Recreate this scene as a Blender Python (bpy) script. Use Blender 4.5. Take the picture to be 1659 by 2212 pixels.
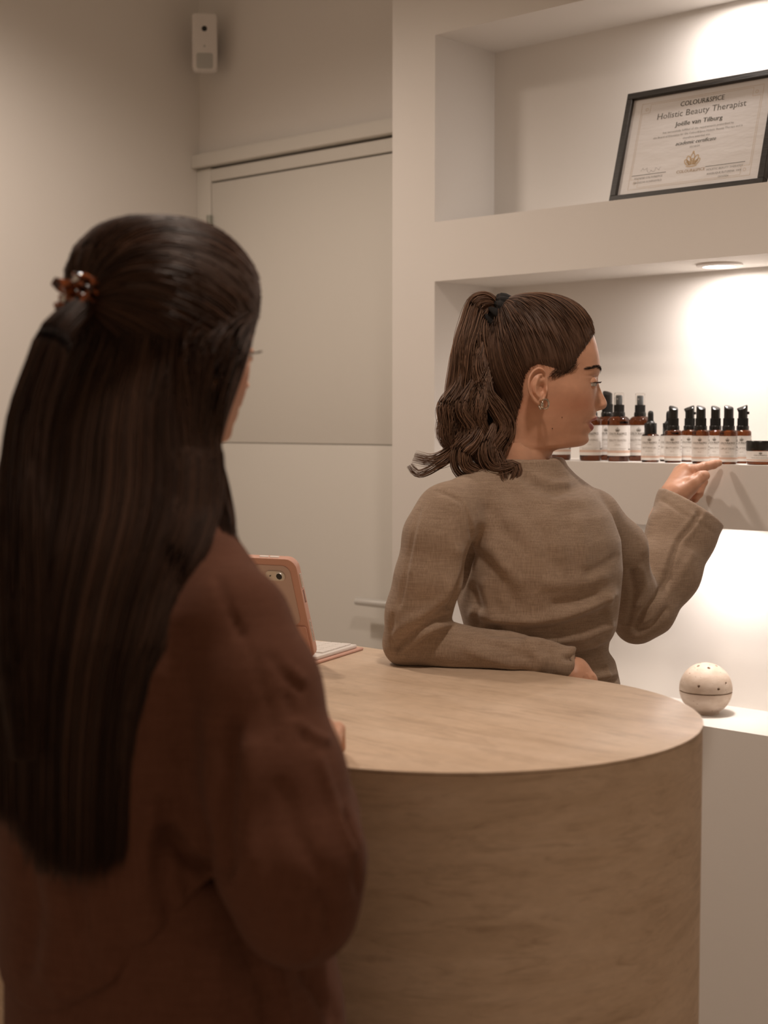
import bpy, bmesh, math, random
import numpy as np
from mathutils import Vector, Matrix

# ------------------------------------------------------------------ scene, camera, light, exposure
for o in list(bpy.data.objects):
    bpy.data.objects.remove(o, do_unlink=True)
SC = bpy.context.scene
COL = SC.collection
random.seed(7)
RNG = np.random.default_rng(11)

FPX = 3150.0                      # focal length in pixels of the 1659 x 2212 frame
CAMZ = 1.45
YAW = math.radians(42.5)          # camera looks this far left of the +Y axis (the shelf wall's normal)
PITCH = math.atan(197.0 / FPX)
FW = np.array([-math.sin(YAW), math.cos(YAW)])
RT = np.array([math.cos(YAW), math.sin(YAW)])

cam_data = bpy.data.cameras.new('camera')
cam_data.sensor_fit = 'VERTICAL'
cam_data.sensor_height = 36.0
cam_data.sensor_width = 27.0
cam_data.lens = FPX / 2212.0 * 36.0
cam_data.clip_start = 0.05
cam_data.dof.use_dof = True
cam_data.dof.focus_distance = 2.42
cam_data.dof.aperture_fstop = 4.5
cam = bpy.data.objects.new('camera', cam_data)
COL.objects.link(cam)
cam.location = (0, 0, CAMZ)
cam.rotation_euler = (math.pi / 2 - PITCH, 0, YAW)
SC.camera = cam

SC.view_settings.view_transform = 'Standard'
SC.view_settings.look = 'None'
SC.view_settings.gamma = 1.0
SC.view_settings.use_curve_mapping = False
SC.view_settings.exposure = 0.12

world = bpy.data.worlds.new('room_world')
SC.world = world
world.use_nodes = True
bg = world.node_tree.nodes['Background']
bg.inputs[0].default_value = (1.0, 0.72, 0.50, 1)
bg.inputs[1].default_value = 0.33

WARM = (1.0, 0.835, 0.70)
NICHE = (1.0, 0.89, 0.82)

def spot(name, loc, power, color, size_deg=120, blend=0.6, radius=0.03, target=None):
    l = bpy.data.lights.new(name, 'SPOT')
    l.energy = power; l.color = color
    l.spot_size = math.radians(size_deg); l.spot_blend = blend
    l.shadow_soft_size = radius
    o = bpy.data.objects.new(name, l); COL.objects.link(o)
    o.location = loc
    if target is not None:
        d = Vector(target) - Vector(loc)
        o.rotation_euler = d.to_track_quat('-Z', 'Y').to_euler()
    return o

# ------------------------------------------------------------------ helpers
def P(px, py, d):
    """world point seen at photo pixel (px, py), at horizontal forward distance d"""
    a = (px - 829.5) / FPX; b = (1106.0 - py) / FPX
    h = math.cos(PITCH) + b * math.sin(PITCH)
    v = -math.sin(PITCH) + b * math.cos(PITCH)
    t = d / h
    xy = FW * d + RT * (a * t)
    return np.array([xy[0], xy[1], CAMZ + v * t])

def L2W(p):
    """camera-yaw-aligned (right, forward, up) -> world"""
    p = np.asarray(p, float)
    xy = p[..., 0:1] * RT + p[..., 1:2] * FW
    return np.concatenate([xy, p[..., 2:3]], axis=-1)

def LP(px, py, d):
    """like P, in the yaw-aligned frame (right, forward, up)"""
    a = (px - 829.5) / FPX; b = (1106.0 - py) / FPX
    h = math.cos(PITCH) + b * math.sin(PITCH)
    v = -math.sin(PITCH) + b * math.cos(PITCH)
    t = d / h
    return np.array([a * t, d, CAMZ + v * t])

def on_plane_y(px, py, Y):
    p = P(px, py, 1.0); o = np.array([0, 0, CAMZ])
    return o + (p - o) * (Y / p[1])

def on_plane_z(px, py, Z):
    p = P(px, py, 1.0); o = np.array([0, 0, CAMZ])
    return o + (p - o) * ((Z - CAMZ) / (p[2] - CAMZ))

def project(v):
    """yaw-aligned points -> pixels"""
    v = np.asarray(v, float)
    x, y, z = v[:, 0], v[:, 1], v[:, 2] - CAMZ
    dep = y * math.cos(PITCH) - z * math.sin(PITCH)
    up = y * math.sin(PITCH) + z * math.cos(PITCH)
    return 829.5 + FPX * x / dep, 1106.0 - FPX * up / dep

MATS = {}
def mat(name, color=(0.8, 0.8, 0.8), rough=0.5, metal=0.0, spec=0.5, trans=0.0, ior=1.45, emit=None, emit_s=0.0,
        sheen=0.0, sss=0.0, coat=0.0):
    m = bpy.data.materials.new(name); m.use_nodes = True
    nt = m.node_tree; b = nt.nodes['Principled BSDF']
    b.inputs['Base Color'].default_value = (*color, 1)
    b.inputs['Roughness'].default_value = rough
    b.inputs['Metallic'].default_value = metal
    b.inputs['Specular IOR Level'].default_value = spec
    b.inputs['IOR'].default_value = ior
    b.inputs['Transmission Weight'].default_value = trans
    b.inputs['Sheen Weight'].default_value = sheen
    b.inputs['Coat Weight'].default_value = coat
    if sss:
        b.inputs['Subsurface Weight'].default_value = sss
        b.inputs['Subsurface Radius'].default_value = (0.012, 0.005, 0.003)
        b.inputs['Subsurface Scale'].default_value = 0.5
    if emit:
        b.inputs['Emission Color'].default_value = (*emit, 1)
        b.inputs['Emission Strength'].default_value = emit_s
    MATS[name] = m
    return m

def N(m, typ, loc=(0, 0), **kw):
    n = m.node_tree.nodes.new(typ)
    for k, v in kw.items():
        setattr(n, k, v)
    return n

def LK(m, a, b):
    m.node_tree.links.new(a, b)

def ramp(m, stops):
    r = N(m, 'ShaderNodeValToRGB')
    cr = r.color_ramp
    while len(cr.elements) > len(stops):
        cr.elements.remove(cr.elements[-1])
    while len(cr.elements) < len(stops):
        cr.elements.new(0.5)
    for e, (p, c) in zip(cr.elements, stops):
        e.position = p; e.color = (*c, 1)
    return r

def obj_coords(m, scale=(1, 1, 1), rot=(0, 0, 0)):
    tc = N(m, 'ShaderNodeTexCoord'); mp = N(m, 'ShaderNodeMapping')
    mp.inputs['Scale'].default_value = scale
    mp.inputs['Rotation'].default_value = rot
    LK(m, tc.outputs['Object'], mp.inputs['Vector'])
    return mp.outputs['Vector']

def noise(m, vec, scale, detail=4, rough=0.55, dist=0.0):
    n = N(m, 'ShaderNodeTexNoise')
    n.inputs['Scale'].default_value = scale; n.inputs['Detail'].default_value = detail
    n.inputs['Roughness'].default_value = rough; n.inputs['Distortion'].default_value = dist
    LK(m, vec, n.inputs['Vector'])
    return n

def bump(m, height, strength=0.2, dist=0.01):
    b = N(m, 'ShaderNodeBump')
    b.inputs['Strength'].default_value = strength; b.inputs['Distance'].default_value = dist
    LK(m, height, b.inputs['Height'])
    LK(m, b.outputs['Normal'], m.node_tree.nodes['Principled BSDF'].inputs['Normal'])

def base_col(m, sock):
    LK(m, sock, m.node_tree.nodes['Principled BSDF'].inputs['Base Color'])

def link_mesh(name, me, m=None, parent=None, smooth=None, sharp=35):
    if m is not None:
        for mm in (m if isinstance(m, (list, tuple)) else [m]):
            me.materials.append(mm)
    if smooth:
        me.polygons.foreach_set('use_smooth', [True] * len(me.polygons))
        if sharp:
            bm = bmesh.new(); bm.from_mesh(me)
            lim = math.radians(sharp)
            for e in bm.edges:
                if len(e.link_faces) == 2 and e.calc_face_angle(0) > lim:
                    e.smooth = False
            bm.to_mesh(me); bm.free()
    o = bpy.data.objects.new(name, me)
    COL.objects.link(o)
    if parent is not None:
        o.parent = parent
    return o

def mk(name, verts, faces, m=None, parent=None, smooth=True, sharp=35, fix=False):
    me = bpy.data.meshes.new(name)
    me.from_pydata([tuple(map(float, v)) for v in verts], [], [tuple(map(int, f)) for f in faces])
    me.update()
    if fix:
        bm = bmesh.new(); bm.from_mesh(me)
        bmesh.ops.recalc_face_normals(bm, faces=bm.faces)
        bm.to_mesh(me); bm.free()
    return link_mesh(name, me, m, parent, smooth, sharp)

def mk_np(name, V, F, m=None, parent=None, smooth=True, sharp=0):
    """fast path for big meshes: V (n,3), F (m,3) or (m,4) numpy"""
    V = np.asarray(V, np.float32); F = np.asarray(F, np.int32)
    me = bpy.data.meshes.new(name)
    k = F.shape[1]
    me.vertices.add(len(V)); me.vertices.foreach_set('co', V.ravel())
    me.loops.add(F.size); me.loops.foreach_set('vertex_index', F.ravel())
    me.polygons.add(len(F))
    me.polygons.foreach_set('loop_start', np.arange(0, F.size, k, dtype=np.int32))
    me.polygons.foreach_set('loop_total', np.full(len(F), k, np.int32))
    me.update(calc_edges=True); me.validate()
    return link_mesh(name, me, m, parent, smooth, sharp)

def empty(name, loc=(0, 0, 0), rotz=0.0):
    o = bpy.data.objects.new(name, None); COL.objects.link(o)
    o.location = loc; o.rotation_euler = (0, 0, rotz); o.empty_display_size = 0.1
    return o

def tag(o, label, cat, group=None):
    o['label'] = label; o['category'] = cat
    if group: o['group'] = group
    return o

def struct(o):
    o['kind'] = 'structure'
    return o

class MB:
    """collects primitives of one part"""
    def __init__(self): self.v = []; self.f = []
    def add(self, v, f):
        n = len(self.v)
        self.v += [tuple(p) for p in v]; self.f += [tuple(i + n for i in q) for q in f]
        return self
    def box(self, a, b):
        x0, y0, z0 = a; x1, y1, z1 = b
        v = [(x0,y0,z0),(x1,y0,z0),(x1,y1,z0),(x0,y1,z0),(x0,y0,z1),(x1,y0,z1),(x1,y1,z1),(x0,y1,z1)]
        f = [(0,3,2,1),(4,5,6,7),(0,1,5,4),(1,2,6,5),(2,3,7,6),(3,0,4,7)]
        return self.add(v, f)
    def rbox(self, a, b, r=0.002, seg=2):
        """box with rounded edges"""
        bm = bmesh.new()
        bmesh.ops.create_cube(bm, size=1)
        a = Vector(a); b = Vector(b); c = (a + b) / 2; s = b - a
        for v in bm.verts:
            v.co = Vector((v.co.x * s.x, v.co.y * s.y, v.co.z * s.z)) + c
        bmesh.ops.bevel(bm, geom=list(bm.edges), offset=r, segments=seg, affect='EDGES', profile=0.5)
        bm.verts.index_update()
        self.add([tuple(v.co) for v in bm.verts], [tuple(v.index for v in f.verts) for f in bm.faces])
        bm.free(); return self
    def lathe(self, prof, seg=32, center=(0, 0, 0)):
        n = len(prof); v = []; f = []
        for r, z in prof:
            for k in range(seg):
                a = 2 * math.pi * k / seg
                v.append((center[0] + r * math.cos(a), center[1] + r * math.sin(a), center[2] + z))
        for i in range(n - 1):
            for k in range(seg):
                k2 = (k + 1) % seg
                f.append((i * seg + k, i * seg + k2, (i + 1) * seg + k2, (i + 1) * seg + k))
        if prof[0][0] > 1e-6: f.append(tuple(reversed(range(seg))))
        if prof[-1][0] > 1e-6: f.append(tuple(range((n - 1) * seg, n * seg)))
        return self.add(v, f)
    def tube(self, pts, rad, seg=10, cap=True, closed=False):
        V, F = tube_geo(pts, rad, seg, cap, closed)
        return self.add(V, F)
    def build(self, name, m, parent=None, smooth=True, sharp=35):
        return mk(name, self.v, self.f, m, parent, smooth, sharp)

def tube_geo(pts, rad, seg=10, cap=True, closed=False):
    pts = np.asarray(pts, float); n = len(pts)
    rad = np.broadcast_to(np.asarray(rad, float), (n,)) if np.ndim(rad) <= 1 else np.asarray(rad)
    t = np.gradient(pts, axis=0)
    if closed: t = np.roll(pts, -1, 0) - np.roll(pts, 1, 0)
    t /= np.linalg.norm(t, axis=1, keepdims=True) + 1e-12
    up = np.array([0, 0, 1.0]) if abs(t[0][2]) < 0.9 else np.array([1.0, 0, 0])
    V = []; F = []
    nrm = np.cross(t[0], up); nrm /= np.linalg.norm(nrm)
    for i in range(n):
        nrm = nrm - t[i] * np.dot(nrm, t[i]); nrm /= np.linalg.norm(nrm) + 1e-12
        bi = np.cross(t[i], nrm)
        for k in range(seg):
            a = 2 * math.pi * k / seg
            V.append(pts[i] + rad[i] * (math.cos(a) * nrm + math.sin(a) * bi))
    m = n if closed else n - 1
    for i in range(m):
        i2 = (i + 1) % n
        for k in range(seg):
            k2 = (k + 1) % seg
            F.append((i * seg + k, i * seg + k2, i2 * seg + k2, i2 * seg + k))
    if cap and not closed:
        F.append(tuple(reversed(range(seg)))); F.append(tuple(range((n - 1) * seg, n * seg)))
    return V, F

def rounded_rect(w, h, r, seg=5):
    pts = []
    for cx, cy, a0 in ((w/2-r, h/2-r, 0), (-w/2+r, h/2-r, 90), (-w/2+r, -h/2+r, 180), (w/2-r, -h/2+r, 270)):
        for k in range(seg + 1):
            a = math.radians(a0 + 90 * k / seg)
            pts.append((cx + r * math.cos(a), cy + r * math.sin(a)))
    return pts

def prism(pts2, z0, z1, bev=0.0):
    """extrude outline (counter-clockwise) along z with optional chamfer at the top rim"""
    n = len(pts2); pts2 = np.asarray(pts2, float); c = pts2.mean(0)
    rings = [(pts2, z0), (pts2, z1)]
    if bev:
        sc = 1 - bev / np.abs(pts2 - c).max(0)
        rings = [(pts2, z0), (pts2, z1 - bev), (c + (pts2 - c) * (1 - (1 - sc) * 0.3), z1 - bev * 0.3), (c + (pts2 - c) * sc, z1)]
    v = []; f = []
    for q, z in rings:
        v += [(a, b, z) for a, b in q]
    for i in range(len(rings) - 1):
        for k in range(n):
            k2 = (k + 1) % n
            f.append((i*n+k, i*n+k2, (i+1)*n+k2, (i+1)*n+k))
    f.append(tuple(reversed(range(n)))); f.append(tuple(range((len(rings)-1)*n, len(rings)*n)))
    return v, f

# ------------------------------------------------------------------ materials of the room
def plaster(name, col):
    m = mat(name, col, rough=0.85, spec=0.2)
    v = obj_coords(m)
    n1 = noise(m, v, 1.3, 3)
    r = ramp(m, [(0.3, tuple(c * 0.965 for c in col)), (0.7, col)])
    LK(m, n1.outputs['Fac'], r.inputs['Fac']); base_col(m, r.outputs['Color'])
    n2 = noise(m, v, 180, 3)
    bump(m, n2.outputs['Fac'], 0.06, 0.002)
    return m
M_WALL = plaster('wall_plaster', (0.77, 0.745, 0.715))
M_NICHE = M_WALL
M_DOORP = mat('door_paint', (0.72, 0.70, 0.655), rough=0.42, spec=0.4)
M_CEIL = M_WALL
M_FLOOR = mat('floor_concrete', (0.50, 0.43, 0.36), rough=0.55)
_v = obj_coords(M_FLOOR); _n = noise(M_FLOOR, _v, 3, 6)
_r = ramp(M_FLOOR, [(0.3, (0.44, 0.37, 0.31)), (0.7, (0.56, 0.48, 0.40))])
LK(M_FLOOR, _n.outputs['Fac'], _r.inputs['Fac']); base_col(M_FLOOR, _r.outputs['Color'])

# ------------------------------------------------------------------ the room
Y_FRONT = 2.508      # face of the built-out niche wall
Y_BACK = 2.722       # old wall plane: niche backs and door wall
X_LEFT = -3.20
X_EDGE = -2.272      # left edge of the built-out wall
X_N0, X_N1 = -2.144, -0.83
CEIL = 2.78
SL = [(0.853, 1.242), (1.366, 1.762), (1.894, 2.305)]   # niche floor / ceiling heights
XR, YB = 2.6, -2.2   # room extents to the right of / behind the camera

struct(MB().box((X_LEFT - .1, YB, -0.1), (XR, Y_BACK + .2, 0)).build('floor', M_FLOOR, smooth=False))
struct(MB().box((X_LEFT - .1, YB, CEIL), (XR, Y_BACK + .2, CEIL + .1)).build('ceiling', M_CEIL, smooth=False))
struct(MB().box((X_LEFT - .12, YB, 0), (X_LEFT, Y_BACK + .12, CEIL)).build('wall_left', M_WALL, smooth=False))

# niche wall: pier, header, slabs, base and the far pier, all plaster
w = MB()
w.box((X_EDGE, Y_FRONT, 0), (X_N0, Y_BACK + .02, CEIL))
w.box((X_N1, Y_FRONT, 0), (XR, Y_BACK + .02, CEIL))
w.box((X_N0, Y_FRONT, SL[2][1]), (X_N1, Y_BACK + .02, CEIL))
w.box((X_N0, Y_FRONT, SL[1][1]), (X_N1, Y_BACK + .02, SL[2][0]))
w.box((X_N0, Y_FRONT, SL[0][1]), (X_N1, Y_BACK + .02, SL[1][0]))
w.box((X_N0, Y_FRONT, 0), (X_N1, Y_BACK + .02, SL[0][0]))
for a, b in SL:
    w.box((X_N0, Y_BACK, a), (X_N1, Y_BACK + .02, b))
struct(w.build('wall_right', M_NICHE, smooth=False))

# door wall
DX0, DX1 = -3.137, -2.285
d_top = on_plane_y(472, 394, Y_BACK)[2]
head0 = on_plane_y(472, 364, Y_BACK)[2]
strip0 = on_plane_y(472, 362, Y_BACK)[2]
strip1 = on_plane_y(472, 331, Y_BACK)[2]
w = MB()
w.box((X_LEFT, Y_BACK + .045, 0), (X_EDGE + .05, Y_BACK + .12, CEIL))
w.box((X_LEFT, Y_BACK, strip1 - .01), (X_EDGE + .05, Y_BACK + .045, CEIL))
struct(w.build('wall_back', M_WALL, smooth=False))
# frame: jambs and head, then the proud strip above
fr = empty('door_frame', (0, 0, 0))
struct(fr)
MB().rbox((X_LEFT, Y_BACK - .012, 0), (DX0 - .003, Y_BACK + .05, strip0), .002).build('jamb', M_DOORP, fr)
MB().rbox((DX1 + .003, Y_BACK - .012, 0), (X_EDGE + .04, Y_BACK + .05, strip0), .002).build('jamb', M_DOORP, fr)
MB().rbox((DX0 - .003, Y_BACK - .012, d_top + .003), (DX1 + .003, Y_BACK + .05, strip0 - .004), .002).build('head', M_DOORP, fr)
MB().rbox((X_LEFT, Y_BACK - .032, strip0 + .003), (X_EDGE + .04, Y_BACK + .05, strip1), .003).build('lintel_strip', M_DOORP, fr)
fr.name = 'trim_1'
door = empty('door_1', (DX0, Y_BACK, 0)); struct(door)
seam = on_plane_y(680, 959, Y_BACK)[2]
leaf = MB()
leaf.rbox((0, -.010, .01), (DX1 - DX0, .03, seam - .0012), .0015)
leaf.build('lower_panel', M_DOORP, door)
MB().rbox((0, -.010, seam + .0012), (DX1 - DX0, .03, d_top - .002), .0015).build('upper_panel', M_DOORP, door)
MB().box((0.002, -.002, .02), (DX1 - DX0 - .002, .028, d_top - .01)).build('core', M_DOORP, door, smooth=False)
M_HINGE = mat('hinge_steel', (0.42, 0.44, 0.40), rough=0.35, metal=0.8)
M_STEEL = mat('brushed_steel', (0.74, 0.74, 0.72), rough=0.32, metal=0.6)
M_DARK = mat('hinge_washer_black', (0.03, 0.04, 0.03), rough=0.6)
hz = on_plane_y(467, 477, Y_BACK)[2]
hg = MB().lathe([(.0085, -.014), (.0085, .014)], 20, (-.004, -.016, hz)); hg.box((-.02, -.0125, hz - .05), (.0, -.011, hz + .014))
h = hg.build('hinge', M_HINGE, door)
MB().lathe([(.009, -.003), (.009, 0)], 20, (-.004, -.016, hz - .014)).build('hinge_washer', M_DARK, h)
MB().lathe([(.0085, -.045), (.0085, -.018)], 20, (-.004, -.016, hz)).build('hinge_barrel', M_HINGE, h)
# lever handle, grip pointing towards the hinge
ha = on_plane_y(772, 1298, Y_BACK - .06); hb = on_plane_y(838, 1306, Y_BACK - .06)
hzz = (ha[2] + hb[2]) / 2
hr = MB()
x0 = ha[0] - DX0; x1 = hb[0] - DX0 + .012
hr.tube([(x0, -.062, hzz), (x1 - .012, -.062, hzz), (x1 - .004, -.058, hzz), (x1, -.048, hzz), (x1, -.008, hzz)], [.0105, .0105, .0105, .0105, .0105], 18)
hd = hr.build('lever_handle', M_STEEL, door)
rose = MB().lathe([(.026, 0), (.026, .007), (.024, .009), (.0, .009)], 32)
rv = [(x1 + v[0], -.010 - v[2], hzz + v[1]) for v in rose.v]
mk('rose', rv, rose.f, M_STEEL, door, fix=True)

# niche downlights
M_LEDF = mat('led_diffuser', (1, 1, 1), emit=(1.0, 0.92, 0.84), emit_s=9.0)
M_TRIMW = mat('downlight_trim', (0.78, 0.74, 0.71), rough=0.4)
NL_X, NL_Y = -1.487, 2.612
for i, (a, b) in enumerate(SL):
    t = empty('recessed_downlight', (NL_X, NL_Y, b))
    tag(t, ['small round recessed downlight in the ceiling of the niche with the stone ball',
            'small round recessed downlight above the row of amber bottles',
            'small round recessed downlight in the niche holding the framed certificate'][i], 'downlight', 'niche downlights')
    MB().lathe([(.046, .0), (.046, -.004), (.042, -.0065), (.033, -.0065), (.031, -.003), (.031, .0)], 40).build('trim_ring', M_TRIMW, t)
    MB().lathe([(.0, -.0035), (.0315, -.0035), (.0315, -.0015), (.0, -.0015)], 40).build('diffuser', M_LEDF, t)
    la = bpy.data.lights.new('niche_lamp', 'AREA'); la.shape = 'DISK'; la.size = .060
    la.energy = [1.45, 1.95, 1.65][i]; la.color = NICHE
    _, ly_ = project([[NL_X*RT[0] + NL_Y*RT[1], NL_X*FW[0] + NL_Y*FW[1], b - .008]])
    lo_ = bpy.data.objects.new('niche_lamp_offscreen' if ly_[0] < 0 else 'niche_lamp', la); COL.objects.link(lo_); lo_.location = (NL_X, NL_Y, b - .008)

# the room's own ceiling light, above the frame: over the counter and in front of the door
for x, y, pw in ((-0.85, 1.28, 60), (-2.50, 1.55, 64)):
    spot('ceiling_lamp_offscreen', (x, y, CEIL - .015), pw, WARM, 150, 0.7, .09)

# ------------------------------------------------------------------ counter
def travertine(name, scale, c0, c1, c2, rough):
    m = mat(name, c1, rough=rough, spec=0.4)
    v = obj_coords(m, scale)
    a = noise(m, v, 1.0, 9, 0.66, 1.3)
    r = ramp(m, [(0.28, c0), (0.48, c1), (0.72, c2)])
    LK(m, a.outputs['Fac'], r.inputs['Fac'])
    v2 = obj_coords(m, tuple(s * 3.1 for s in scale))
    b = noise(m, v2, 1.0, 9, 0.68, 1.2)
    r2 = ramp(m, [(0.33, (0.74, 0.71, 0.68)), (0.49, (1, 1, 1))])
    LK(m, b.outputs['Fac'], r2.inputs['Fac'])
    mx = N(m, 'ShaderNodeMix', data_type='RGBA', blend_type='MULTIPLY')
    mx.inputs[0].default_value = 0.85
    LK(m, r.outputs['Color'], mx.inputs[6]); LK(m, r2.outputs['Color'], mx.inputs[7])
    v3 = obj_coords(m, (9, 9, 30)); c = noise(m, v3, 6.0, 6, 0.6)
    r3 = ramp(m, [(0.3, (0.92, 0.91, 0.9)), (0.7, (1.05, 1.04, 1.03))])
    LK(m, c.outputs['Fac'], r3.inputs['Fac'])
    mx2 = N(m, 'ShaderNodeMix', data_type='RGBA', blend_type='MULTIPLY'); mx2.inputs[0].default_value = 1.0
    LK(m, mx.outputs[2], mx2.inputs[6]); LK(m, r3.outputs['Color'], mx2.inputs[7])
    base_col(m, mx2.outputs[2])
    bump(m, b.outputs['Fac'], 0.05, 0.003)
    return m
TRAV = ((0.50, 0.37, 0.26), (0.595, 0.45, 0.328), (0.66, 0.515, 0.392))
M_TOP = travertine('counter_top_travertine', (1.7, 10, 8), *TRAV, 0.42)
M_BODY = travertine('counter_body_travertine', (3.6, 3.6, 19), *TRAV, 0.6)

CC = np.array([-1.198, 1.427]); CR = 0.323; CT = 1.075; CX_END = -2.55
counter = empty('reception_counter', (CC[0], CC[1], 0))
tag(counter, 'travertine reception counter with a rounded end', 'counter')
def stadium(r, n=72):
    pts = []
    for k in range(n + 1):
        a = -math.pi / 2 + math.pi * k / n
        pts.append((r * math.cos(a), r * math.sin(a)))
    pts.append((CX_END - CC[0], r)); pts.append((CX_END - CC[0], -r))
    return pts
v, f = prism(stadium(CR), 0.0, CT - .0036)
mk('body', v, f, M_BODY, counter, sharp=40)
v, f = prism(stadium(CR + .0006), CT - .0026, CT, .0006)
mk('top', v, f, M_TOP, counter, sharp=40)
v, f = prism(stadium(CR - .0030), CT - .0036, CT - .0022)
mk('edge_band', v, f, M_BODY, counter, sharp=40)

# ------------------------------------------------------------------ lettering
_tcache = {}
def text_geo(s, size=1.0, serif=False, fat=0.0, shear=0.0, track=1.0):
    """filled glyph outlines: (verts (n,2), faces); the serif style thickens the stems and adds slab ends"""
    key = (s, serif, round(fat, 4), shear, track)
    if key not in _tcache:
        cu = bpy.data.curves.new('txt', 'FONT'); cu.body = s; cu.align_x = 'CENTER'; cu.resolution_u = 2
        cu.fill_mode = 'FRONT'; cu.space_character = track
        cu.shear = shear
        if serif: cu.offset = -0.006
        elif fat: cu.offset = fat
        o = bpy.data.objects.new('txt', cu); COL.objects.link(o)
        dg = bpy.context.evaluated_depsgraph_get(); dg.update()
        me = o.evaluated_get(dg).to_mesh()
        V = np.array([v.co[:2] for v in me.vertices], float).reshape(-1, 2)
        F = [tuple(p.vertices) for p in me.polygons]
        cnt = {}
        for p in F:
            for i in range(len(p)):
                e = tuple(sorted((p[i], p[(i + 1) % len(p)]))); cnt[e] = cnt.get(e, 0) + 1
        VV = [V]; FF = list(F); n = len(V)
        if serif:
            for dx in (-fat, fat):
                VV.append(V + np.array([dx, 0])); FF += [tuple(i + n for i in p) for p in F]; n += len(V)
            for (a, b), c in cnt.items():
                if c != 1: continue
                pa, pb = V[a], V[b]
                if abs(pa[1] - pb[1]) < 0.004 and 0.04 < abs(pa[0] - pb[0]) < 0.13:
                    y = pa[1]
                    if min(abs(y - 0.0), abs(y - 0.5), abs(y - 0.7), abs(y - 0.73), abs(y + 0.2)) < 0.06:
                        x0, x1 = min(pa[0], pb[0]) - 0.055, max(pa[0], pb[0]) + 0.055
                        s_ = 0.022 * (1 if y < 0.3 else -1)
                        VV.append(np.array([[x0, y], [x1, y], [x1, y + s_], [x0, y + s_]]))
                        FF.append((n, n + 1, n + 2, n + 3) if s_ > 0 else (n + 3, n + 2, n + 1, n)); n += 4
        o.evaluated_get(dg).to_mesh_clear()
        bpy.data.objects.remove(o, do_unlink=True); bpy.data.curves.remove(cu)
        _tcache[key] = (np.concatenate(VV) if len(V) else np.zeros((0, 2)), FF)
    V, F = _tcache[key]
    return V * size, F

class Print:
    """flat print: collects lettering and rules on one sheet, (u, v) in metres"""
    def __init__(self): self.V = []; self.F = []; self.n = 0
    def geo(self, V, F):
        self.V.append(np.asarray(V, float)); self.F += [tuple(i + self.n for i in f) for f in F]; self.n += len(V)
    def text(self, s, u, v, size, width=None, **kw):
        V, F = text_geo(s, size, **kw)
        if not len(V): return
        if width is not None:
            w = V[:, 0].max() - V[:, 0].min()
            V = V * np.array([width / w, 1.0])
        self.geo(V + np.array([u, v]), F)
    def rect(self, u0, v0, u1, v1):
        m = max(1, int(abs(u1 - u0) / 0.004))
        us = np.linspace(u0, u1, m + 1)
        V = [(u, v0) for u in us] + [(u, v1) for u in us]
        self.geo(V, [(i, i + 1, m + 2 + i, m + 1 + i) for i in range(m)])
    def frame(self, u0, v0, u1, v1, t):
        self.rect(u0, v0, u1, v0 + t); self.rect(u0, v1 - t, u1, v1); self.rect(u0, v0, u0 + t, v1); self.rect(u1 - t, v0, u1, v1)
    def ring(self, cu, cv, ru, rv, t, a0=0, a1=360, n=14, rot=0.0):
        V = []; F = []
        for k in range(n + 1):
            a = math.radians(a0 + (a1 - a0) * k / n)
            for s in (-.5, .5):
                x = (ru + s * t) * math.cos(a); y = (rv + s * t) * math.sin(a)
                V.append((cu + x * math.cos(rot) - y * math.sin(rot), cv + x * math.sin(rot) + y * math.cos(rot)))
        for k in range(n):
            F.append((2*k, 2*k+1, 2*k+3, 2*k+2))
        self.geo(V, F)
    def crest(self, u, v, h):
        """openwork flower dome of curled petals"""
        t = h * 0.07
        self.ring(u, v + h*.50, h*.17, h*.42, t)
        for s in (-1, 1):
            self.ring(u + s*h*.25, v + h*.40, h*.16, h*.36, t, rot=-s*.42)
            self.ring(u + s*h*.40, v + h*.26, h*.13, h*.27, t, rot=-s*.75)
            self.ring(u + s*h*.19, v + h*.20, h*.10, h*.10, t, n=10)
            self.ring(u + s*h*.36, v + h*.30, h*.07, h*.07, t, n=8)
        self.ring(u, v + h*.42, h*.07, h*.10, t, n=8)
        self.ring(u, v + h*.02, h*.45, h*.10, t, 200, 340)
        self.ring(u, v + h*.98, h*.05, h*.07, t, n=6)
    def uv(self):
        return (np.concatenate(self.V) if self.V else np.zeros((0, 2))), self.F

# ------------------------------------------------------------------ bottles on the middle shelf
M_AMBER = mat('amber_glass', (0.125, 0.034, 0.010), rough=0.02, trans=1.0, ior=1.42)
M_BLACKP = mat('black_plastic', (0.012, 0.011, 0.010), rough=0.24, spec=0.6)
M_BLACKR = mat('black_ribbed', (0.014, 0.013, 0.012), rough=0.45)
M_RUBBER = mat('black_rubber', (0.012, 0.012, 0.012), rough=0.4)
M_LABEL = mat('label_paper', (0.78, 0.755, 0.73), rough=0.6)
M_BAND = mat('label_pink_band', (0.66, 0.47, 0.38), rough=0.6)
M_INK = mat('label_ink', (0.13, 0.11, 0.085), rough=0.7)
M_INKL = mat('label_ink_light', (0.33, 0.29, 0.25), rough=0.7)
M_GREYP = mat('grey_sprayer', (0.17, 0.19, 0.20), rough=0.35)
M_CLEAR = mat('clear_cap', (0.95, 0.94, 0.93), rough=0.05, trans=1.0, ior=1.12)

def wrap(print_, r, z0):
    V, F = print_.uv()
    out = np.stack([r * np.sin(V[:, 0] / r), -r * np.cos(V[:, 0] / r), z0 + V[:, 1]], 1) if len(V) else np.zeros((0, 3))
    return out, F

def sheet(r, z0, z1, ang=math.pi * 2, n=48):
    V = []; F = []
    for k in range(n + 1):
        a = -ang / 2 + ang * k / n
        for z in (z0, z1):
            V.append((r * math.sin(a), -r * math.cos(a), z))
    for k in range(n):
        F.append((2*k, 2*k+2, 2*k+3, 2*k+1))
    return V, F

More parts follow.
